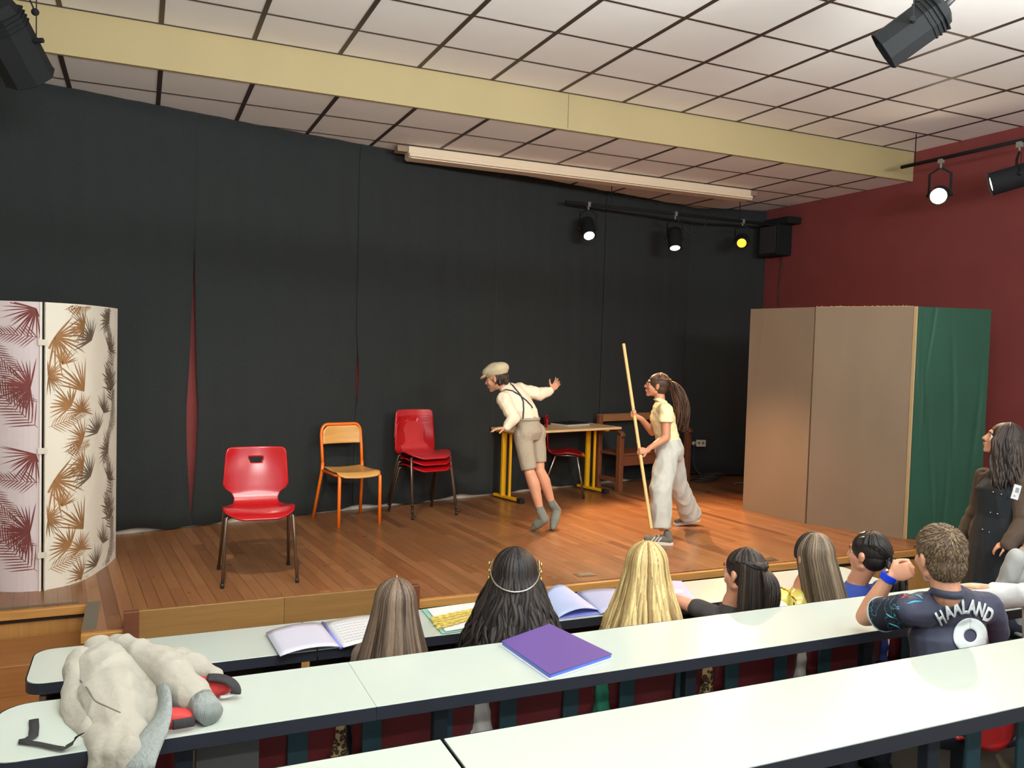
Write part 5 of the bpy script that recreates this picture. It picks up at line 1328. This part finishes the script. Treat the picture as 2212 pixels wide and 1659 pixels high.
    for pix, r0, m in (([(1958, 1305), (1975, 1300), (1997, 1299)], 0.005, cy), ([(1970, 1284), (1985, 1288), (1996, 1297)], 0.004, cy), ([(1948, 1293), (1956, 1288), (1966, 1290)], 0.006, rd), ([(2115, 1266), (2122, 1262), (2124, 1270)], 0.005, cy), ([(2008, 1281), (2012, 1279), (2015, 1284)], 0.004, cy),
                       ([(1914, 1325), (1924, 1332), (1932, 1335)], 0.003, cy), ([(1920, 1346), (1938, 1352), (1950, 1362)], 0.003, cy)):
        lay(pix, r0, m, 'printed_flash', bvs, t)
    mb = MB(); mb.M = T(-o); mb.tube([nb+V((0, 0, -0.004)), nb+V((0.0, 0.0, 0.024))], [0.061, 0.057], 22); mb.build('collar', jm, js, smooth=True)
    # name and number, wrapped on the back
    wm = mat('print_white', srgb(214, 224, 224), 0.6)
    def text3d(txt, size, cx, cy_, ang, nm, parent):
        cu = bpy.data.curves.new('t', 'FONT'); cu.body = txt; cu.size = size; cu.align_x = 'CENTER'; cu.align_y = 'CENTER'; cu.offset = 1.8 if size > 40 else 1.5; cu.resolution_u = 4
        to = bpy.data.objects.new('t', cu); C.objects.link(to); dg = bpy.context.evaluated_depsgraph_get(); dg.update()
        me = bpy.data.meshes.new_from_object(to.evaluated_get(dg)); bpy.data.objects.remove(to)
        bm = bmesh.new(); bm.from_mesh(me); bmesh.ops.remove_doubles(bm, verts=bm.verts, dist=0.001)
        for _ in range(2): bmesh.ops.subdivide_edges(bm, edges=[e_ for e_ in bm.edges if e_.calc_length() > size*0.12], cuts=1)
        bmesh.ops.triangulate(bm, faces=bm.faces); bm.to_mesh(me); bm.free()
        ca, sa = math.cos(ang), math.sin(ang); ok = True
        for v in me.vertices:
            x, y = v.co.x*0.74, v.co.y*1.22; X = cx+x*ca-y*sa; Y = cy_-(x*sa+y*ca)
            h = bvs[1].ray_cast(CAM-o, (P(X, Y, 1)-CAM).normalized())
            if h[0]: v.co = h[0]+h[1]*0.003-CF*0.005
            else: v.co = P(X, Y, D0-0.1)-o
        me.materials.append(wm); ob = bpy.data.objects.new(nm, me); C.objects.link(ob); ob.parent = parent
        q = ob.modifiers.new('solid', 'SOLIDIFY'); q.thickness = 0.001; q.offset = 0
        return ob
    mes = []
    for ch_, x, y, a in (('H', 2031, 1331, 0.50), ('A', 2048, 1318, 0.36), ('A', 2065, 1310, 0.20), ('L', 2081, 1307, 0.05), ('A', 2097, 1308, -0.10), ('N', 2115, 1314, -0.26), ('D', 2132, 1325, -0.42)):
        mes.append(text3d(ch_, 33, x, y+4, a, 'letter', js))
    def ringp(a, k):         # numeral nine: bowl and tail, in picture units
        return (2096+(37-23*k)*math.sin(a), 1373-(38-24*k)*math.cos(a))
    mb = MB(); mb.open = True
    def proj3(x, y):
        h = bvs[1].ray_cast(CAM-o, (P(x, y, 1)-CAM).normalized()); return (h[0] if h[0] else P(x, y, D0-.1)-o)-(P(x, y, 1)-CAM).normalized()*0.006
    mb.grid(lambda u, v: proj3(*ringp(u*2*PI, v)), 48, 5)
    mb.grid(lambda u, v: proj3(2096+(37-23*v)*math.cos(u*1.7), 1373+(72-22*v)*math.sin(u*1.7)), 20, 5)
    mb.build('number', wm, js, smooth=True, solid=0.001)
    mb = MB(); mb.M = T(-o)
    mb.ell(pel-V((0, 0, .03)), (0.17, 0.15, 0.11))
    for sx in (-1, 1): k_ = pel+V((sx*.1, .38, 0)); mb.cap(pel+V((sx*.08, 0, -.02)), 0.085, k_, 0.06); mb.cap(k_, 0.058, V((k_.x, k_.y, 0.16+0.09)), 0.045)
    organic(mb, 'trousers', M_pants, t, 0.012, 2)
    for sx in (-1, 1):
        mb = MB(); mb.M = T(-o); q = V((pel.x+sx*.1, pel.y+.36, 0.16+.04)); mb.cap(q, 0.04, q+V((0, .14, 0)), 0.036); mb.build('shoe', M_can, t, smooth=True)
    # short hair: cap with many short strands around a crown whorl
    mh = hair_mat('short_brown_hair', srgb(76, 60, 46), srgb(146, 124, 98)); rnd = random.Random(8); mb = MB(); mb.M = T(-o) @ H
    mb.tone = 0.4; c = V((0, -0.020, 0.036)); R = V((0.0775, 0.0935, 0.087)); mb.ell(c, tuple(R), None, 28, 18); mb.ell((0, -0.036, -0.016), (0.068, 0.070, 0.072), None, 24, 14)
    wh = V((0.01, -0.07, 0.105))
    for k in range(4600):
        u = rnd.uniform(-1, 1); a = rnd.uniform(0, 2*PI); q = math.sqrt(1-u*u); nn = V((q*math.cos(a), q*math.sin(a), u))  # direction
        pp = c+V((nn.x*R.x, nn.y*R.y, nn.z*R.z)); low = pp.z < -0.0
        low = low or rnd.random() < 0.35
        if low: pp = V((0, -0.036, -0.016))+V((nn.x*.068, nn.y*.070, nn.z*.072))
        if pp.y > 0.035+0.5*max(0, pp.z-0.04) and pp.z < 0.085: continue
        if pp.z < -0.072 or (abs(pp.x) > 0.045 and pp.y > -0.03 and pp.z < -0.0): continue
        if abs(pp.x) > 0.06 and -0.005 < pp.y and pp.z < 0.015: continue
        fl = (pp-wh); fl = fl-nn*fl.dot(nn); fl = fl.normalized() if fl.length > 1e-4 else V((1, 0, 0)); tw = nn.cross(fl)
        L = rnd.uniform(0.012, 0.022)*(1.2 if pp.z > 0.06 else 0.8); d = (fl*1.0+nn*0.24+tw*rnd.uniform(-.1, .35)).normalized(); mb.tone = max(0, min(1, rnd.gauss(0.5, 0.3)))
        s1 = d.cross(nn).normalized()*0.0022; e1 = pp+d*L*0.6+nn*0.001; e2 = pp+d*L
        mb.add([pp-s1, pp+s1, e1+s1*.8, e1-s1*.8, e2, pp+nn*0.0025], [(0, 1, 2, 3), (3, 2, 4), (5, 3, 4), (5, 2, 4), (0, 3, 5), (1, 2, 5)])
    mb.open = True; mb.build('hair', mh, t)
person_jersey()

# ---- standing woman at the right
def person_woman():
    D = 5.3; base = P(2160, 1000, D); o = V((base.x, base.y, 0))
    t = thing('person', 'person with long curly dark hair, dark dress and brown jacket standing at right', 'person', o)
    hc = P(2164, 951, D); nb = P(2171, 1006, D); che = P(2163, 1062, D); wai = P(2158, 1115, D); pel = P(2155, 1180, D)
    sR, sL = P(2128, 1030, 5.45), P(2212, 1032, 5.18); side = oriented(sL, sR); up_ = (sR+sL)/2
    eR, wR = P(2117, 1092, 5.50), P(2084, 1150, 5.55); eL, wL = P(2222, 1120, 5.12), P(2182, 1172, 5.05)
    H = head_frame(hc, math.radians(38), math.radians(14), 0, 0.97)
    mb = MB(); mb.M = T(-o); head_parts(mb, H); mb.cap(hc+V((0.01, -0.01, -0.05)), 0.05, nb, 0.052)
    k1, k2 = V((pel.x-.06, pel.y, 0.47)), V((pel.x+.08, pel.y, 0.47))
    torso(mb, [pel-V((0, 0, .08)), pel, wai, che, up_, nb], [(0.12, 0.1), (0.165, 0.12), (0.13, 0.10), (0.15, 0.12), (0.14, 0.08), (0.055, 0.052)], side)
    for a, b, c_ in ((sR, eR, wR), (sL, eL, wL)): mb.cap(a, 0.048, b, 0.038); mb.cap(b, 0.038, c_, 0.025)
    for k_, sx in ((k1, -1), (k2, 1)): mb.cap(pel+V((sx*.05, 0.02, -.06)), 0.06, k_+V((0, 0.02, 0)), 0.05); mb.cap(k_, 0.058, V((k_.x, k_.y, 0.08)), 0.036)
    hand_parts(mb, wR, V((-0.25, 0.3, -1)), V((0.5, 0.3, -0.3)), 1, 0.3, 0.8); hand_parts(mb, wL, V((-.35, .75, -.4)), V((0.2, 0.2, -.8)), 1, 0.5, 0.9)
    organic(mb, 'body', M_skin, t, 0.008, 3); face_bits(t, H, o)
    M_dress = mat('navy_dress', srgb(26, 32, 38), 0.85, bump=0.2, bscale=20)
    mb = MB(); mb.M = T(-o); hp = V((pel.x+.01, pel.y, 0))
    torso(mb, [hp+V((0, 0, .32)), hp+V((0, 0, .6)), pel, wai, che, up_-V((0, 0, 0.02)), nb-V((0, 0, .01))], [(0.23, 0.17), (0.22, 0.16), (0.185, 0.14), (0.145, 0.115), (0.165, 0.135), (0.15, 0.095), (0.06, 0.058)], side)
    dr = organic(mb, 'dress', M_dress, t, 0.009, 3, disp=folds(0.008, 12, 3, 8))
    bv = BVHTree.FromPolygons([v.co.copy() for v in dr.data.vertices], [tuple(p.vertices) for p in dr.data.polygons])
    for (x, y) in ((2146, 1063), (2163, 1068), (2155, 1110), (2140, 1107), (2123, 1144), (2137, 1150)):
        h = bv.ray_cast(CAM-o, (P(x, y, 1)-CAM).normalized())
        if h[0]: mb = MB(); mb.ell(h[0]+h[1]*.002, 0.006, None, 10, 6); mb.build('button', M_silver, dr, smooth=True)
    M_jack = mat('brown_jacket', srgb(78, 64, 52), 0.85, bump=0.4, bscale=14, var=0.12, vscale=6)
    for a, b, c_, nm in ((sR, eR, wR, 0), (sL, eL, wL, 1)):
        mb = MB(); mb.M = T(-o); mb.cap(a+V((0, 0, .0)), 0.066, b, 0.062); mb.cap(b, 0.064, c_+(c_-b)*0.08, 0.044)
        q = a.lerp(up_, 0.30); mb.cap(a, 0.066, q, 0.05); lo = V((q.x, q.y, 0))+V((0, 0, pel.z+.02))+side*(0.12 if nm else -0.04)
        mb.tube([q+V((0, 0, .02)), q.lerp(lo, .5)-CF*0.06, lo-CF*0.03], [(0.06, 0.075), (0.07, 0.10), (0.07, 0.11)], 14, up=CF)
        organic(mb, 'jacket_side', M_jack, t, 0.009, 4, disp=folds(0.011, 8, 11, 7))
    c = P(2195, 1063, 4.98)
    mb = MB(); mb.M = T(c-o) @ co.matrix_world.to_3x3().to_4x4() @ Matrix.Rotation(-0.28, 4, 'Z'); mb.box((0, 0, 0), (0.045, 0.088, 0.003)); bd = mb.build('badge', mat('badge_white', srgb(210, 214, 216), 0.4), t, bevel=0.001)
    mb = MB(); mb.M = T(c-o) @ co.matrix_world.to_3x3().to_4x4() @ Matrix.Rotation(-0.28, 4, 'Z'); mb.box((-0.005, -0.025, 0.0022), (0.012, 0.010, 0.0008)); mb.box((0.002, 0.012, 0.0022), (0.022, 0.030, 0.0008)); mb.build('print', mat('badge_grey', srgb(140, 146, 150), .5), bd)
    for k_ in (k1, k2):
        mb = MB(); mb.M = T(-o); mb.cap((k_.x, k_.y-0.02, 0.04), 0.04, (k_.x-0.06, k_.y+0.14, 0.035), 0.036); mb.build('shoe', M_can, t, smooth=True)
    mh = hair_mat('curly_dark_hair', srgb(32, 26, 24), srgb(70, 58, 52))
    hair_mesh(t, o, H, mh, length=0.36, n=330, az=2.15, spread=0.05, rad=0.008, seed=41, wave=0.017, jit=2.0, down=(0.10, -0.06, -1), shape=lambda f: 0.03+0.05*f)
person_woman()
# ---------------------------------------------------------------- clothes seen between the seat backs
M_leop = bpy.data.materials.new('leopard_print'); M_leop.use_nodes = True
nt = M_leop.node_tree; b = nt.nodes['Principled BSDF']; b.inputs['Roughness'].default_value = 0.85
tc = nt.nodes.new('ShaderNodeTexCoord'); vo = nt.nodes.new('ShaderNodeTexVoronoi'); vo.inputs['Scale'].default_value = 45; nt.links.new(tc.outputs['Object'], vo.inputs[0])
r = nt.nodes.new('ShaderNodeValToRGB'); e = r.color_ramp.elements; e[0].position = 0.15; e[0].color = srgb(120, 96, 56); e[1].position = 0.8; e[1].color = srgb(186, 156, 104)
for pos, c in ((0.30, srgb(52, 42, 30)), (0.48, srgb(60, 48, 34)), (0.56, srgb(180, 150, 100))): q = e.new(pos); q.color = c
nt.links.new(vo.outputs[0], r.inputs[0]); nt.links.new(r.outputs[0], b.inputs['Base Color'])
wh = mat('white_cotton', srgb(206, 202, 194), 0.9, bump=0.4, bscale=14)
for x, m, lab, rx, cat_ in ((0.60, M_leop, 'leopard print cloth hanging between the seats behind the brown haired girl', 0.045, 'cloth'), (1.20, wh, 'white cloth bulging between the seats under the headband girl', 0.075, 'cloth'),
                      (1.77, mat('green_cloth_bit', srgb(40, 124, 96), 0.8, bump=0.4, bscale=14), 'green cloth between the seats under the blonde girl', 0.055, 'cloth'), (2.34, M_leop, 'leopard print cloth between the seats under the half ponytail girl', 0.042, 'cloth'),
                      (2.91, wh, 'white cloth between the seats under the girl in yellow', 0.04, 'cloth'), (3.47, mat('blue_cloth_bit', srgb(44, 70, 140), 0.8), 'blue cloth between the seats under the girl in the blue top', 0.035, 'cloth')):
    o_ = V((x, -3.02, 0.30)); mb = MB(); mb.ell((0, 0, 0.16), (rx, 0.06, 0.24)); mb.ell((0.01, -0.01, 0.0), (rx*1.15, 0.07, 0.14)); mb.ell((-0.005, 0.02, 0.30), (rx*.9, 0.05, 0.12))
    ob = organic(mb, 'cloth_fold', m, None, 0.008, 3, disp=lambda p: 0.004*math.sin(p.x*120+p.z*25)+0.003*math.sin(p.z*60)); ob.location = o_
    tag(ob, lab, cat_)

# ---------------------------------------------------------------- backpack and jacket on the middle desk
zt = ZD[2]
M_rb = mat('red_backpack', srgb(196, 48, 46), 0.6, bump=0.3, bscale=40); M_bk = mat('black_webbing', srgb(46, 46, 50), 0.8, bump=0.3, bscale=200)
o = on(360, 1530, zt); t = thing('backpack', 'red and black backpack half hidden under the grey jacket', 'backpack', o)
def O(x, y, h): return on(x, y, zt+h)
mb = MB(); mb.M = T(-o)
mb.cap(px(250, 1520, 2.70), 0.085, px(330, 1525, 2.68), 0.065); mb.cap(px(362, 1552, 2.49), 0.034, px(408, 1550, 2.51), 0.026)
mb.cap(px(330, 1500, 2.70), 0.06, px(430, 1486, 2.70), 0.040); mb.cap(px(430, 1486, 2.70), 0.038, px(486, 1482, 2.71), 0.027); mb.cap(px(160, 1500, 2.72), .03, px(180, 1530, 2.70), .04)
organic(mb, 'bag_body', M_rb, t, 0.008, 3)
mb = MB(); mb.M = T(-o); mb.tube(bez([px(448, 1464, 2.68), px(485, 1459, 2.68), px(517, 1476, 2.68), px(508, 1498, 2.68)], 12), [(0.007, 0.018)]*13, 8, up=(0.2, -.5, 1)); mb.build('top_band', M_bk, t, smooth=True)
mb = MB(); mb.M = T(-o); mb.tube(bez([px(513, 1482, 2.69), px(513, 1500, 2.68), px(496, 1505, 2.68), px(476, 1506, 2.68)], 12), 0.005, 8); mb.build('piping', M_paper, t, smooth=True)
mb = MB(); mb.M = T(-o); mb.tube(bez([px(372, 1566, 2.44), px(395, 1563, 2.45), px(420, 1558, 2.47)], 8), [(0.004, 0.014)]*9, 8, up=(0, -1, .3)); mb.build('side_strap', M_bk, t, smooth=True)
def ribbon(pix, w_, h=0.003):
    pts = [O(x, y, hh) for x, y, hh in pix]; pts = sum([bez([pts[i], pts[i].lerp(pts[i+1], .5), pts[i+1]], 3)[:-1] for i in range(len(pts)-1)], [])+[pts[-1]]
    mb = MB(); mb.M = T(-o); mb.tube(pts, [(h*0.5, w_)]*len(pts), 6, up=(0, 0, 1)); return mb
ribbon([(73, 1554, .006), (74, 1572, .006), (72, 1590, .007), (58, 1598, .006), (40, 1602, .005)], 0.015).build('loose_strap_end', M_bk, t, smooth=True)
ribbon([(44, 1601, .008), (80, 1606, .008), (118, 1614, .008), (138, 1617, .010), (156, 1606, .018), (166, 1592, .035), (176, 1585, .05)], 0.011).build('shoulder_strap', M_bk, t, smooth=True)

M_fl = mat('grey_fleece', srgb(168, 164, 152), 0.95, var=0.05, vscale=10, bump=0.35, bscale=60, sheen=0.2)
M_rib = mat('ribbed_knit', srgb(146, 154, 152), 0.9, bump=0.8, bscale=90, stretch=(1, 1, 0.15))
c0 = on(250, 1560, zt); t = thing('jacket', 'pale grey fleece jacket thrown over the backpack on the middle desk', 'jacket', c0)
Q = lambda x, y, D: px(x, y, D)
mb = MB(); mb.M = T(-c0)
mb.cap(Q(215, 1398, 2.90), 0.045, Q(232, 1460, 2.78), 0.100); mb.cap(Q(228, 1455, 2.77), 0.100, Q(245, 1525, 2.62), 0.108); mb.cap(Q(240, 1520, 2.60), 0.108, Q(258, 1575, 2.47), 0.080)
mb.cap(Q(300, 1460, 2.78), 0.085, Q(338, 1505, 2.66), 0.060); mb.cap(Q(338, 1505, 2.66), 0.050, Q(322, 1570, 2.52), 0.042); mb.cap(Q(270, 1560, 2.52), 0.08, Q(283, 1600, 2.41), 0.050)
for x in (214, 246, 276): mb.cap(Q(x+3, 1590, 2.42), 0.045, Q(x+2, 1622, 2.34), 0.036); mb.cap(Q(x+2, 1618, 2.34), 0.032, Q(x-2, 1700, 2.32), 0.034)
mb.cap(Q(390, 1432, 2.97), 0.060, Q(462, 1462, 2.90), 0.028); mb.cap(Q(330, 1425, 2.96), 0.055, Q(400, 1450, 2.94), 0.06)
wob = folds(0.016, 8, 8, 9)
jk = organic(mb, 'fleece', M_fl, t, 0.007, 3, disp=wob)
mb = MB(); mb.M = T(-c0)
for a_, b_, ra, rb in (((176, 1432, 2.78), (164, 1490, 2.66), .045, .05), ((164, 1490, 2.66), (180, 1545, 2.54), .05, .052), ((180, 1545, 2.54), (212, 1588, 2.44), .052, .044), ((212, 1588, 2.44), (262, 1612, 2.38), .040, .030)): mb.cap(Q(*a_), ra, Q(*b_), rb)
organic(mb, 'sleeve', M_fl, t, 0.007, 3, disp=wob)
mb = MB(); mb.M = T(-c0)
for a_, b_, ra, rb in (((250, 1392, 2.90), (296, 1412, 2.82), .038, .048), ((296, 1412, 2.82), (362, 1452, 2.70), .048, .062), ((362, 1452, 2.70), (408, 1496, 2.60), .062, .058), ((408, 1496, 2.60), (440, 1526, 2.54), .054, .038)): mb.cap(Q(*a_), ra, Q(*b_), rb)
organic(mb, 'sleeve', M_fl, t, 0.007, 3, disp=wob)
bv = BVHTree.FromPolygons([v.co.copy() for v in jk.data.vertices], [tuple(p.vertices) for p in jk.data.polygons])
def laid(pix, ra, rb, m, nm, par, off=0.0):
    pts = []
    for i in range(len(pix)-1):
        for q in range(5):
            x = pix[i][0]+(pix[i+1][0]-pix[i][0])*q/5; y = pix[i][1]+(pix[i+1][1]-pix[i][1])*q/5
            h = bv.ray_cast(CAM-c0, (px(x, y, 1)-CAM).normalized())
            if h[0]: pts.append(h[0]+h[1]*off)
    if len(pts) > 3:
        for _ in range(2): pts = [pts[0]]+[(pts[i-1]+pts[i]*2+pts[i+1])/4 for i in range(1, len(pts)-1)]+[pts[-1]]
        mb = MB(); mb.tube(pts, [(ra, rb)]*len(pts), 8, up=-CF); mb.build(nm, m, par, smooth=True)
M_seam = mat('fleece_seam', srgb(120, 108, 96), 0.95)
laid([(154, 1456), (170, 1466), (190, 1488), (204, 1514), (230, 1526), (268, 1543)], 0.002, 0.0022, M_seam, 'pocket_seam', t)
mb = MB(); mb.M = T(-c0); pts = bez([Q(330, 1462, 2.72), Q(384, 1518, 2.53), Q(345, 1560, 2.44), Q(316, 1600, 2.35), Q(300, 1668, 2.29)], 16)
mb.tube(pts, [(0.016, 0.042) for i in range(17)], 12, up=-CF); mb.build('waistband', M_rib, t, smooth=True)
mb = MB(); mb.M = T(-c0); a_, b_ = Q(434, 1518, 2.545), Q(458, 1544, 2.50)
mb.tube([a_, a_.lerp(b_, .5), b_, b_.lerp(a_, .04), a_.lerp(b_, .6)], [.044, .040, .036, .030, .026], 20); mb.build('cuff', M_rib, t, smooth=True)
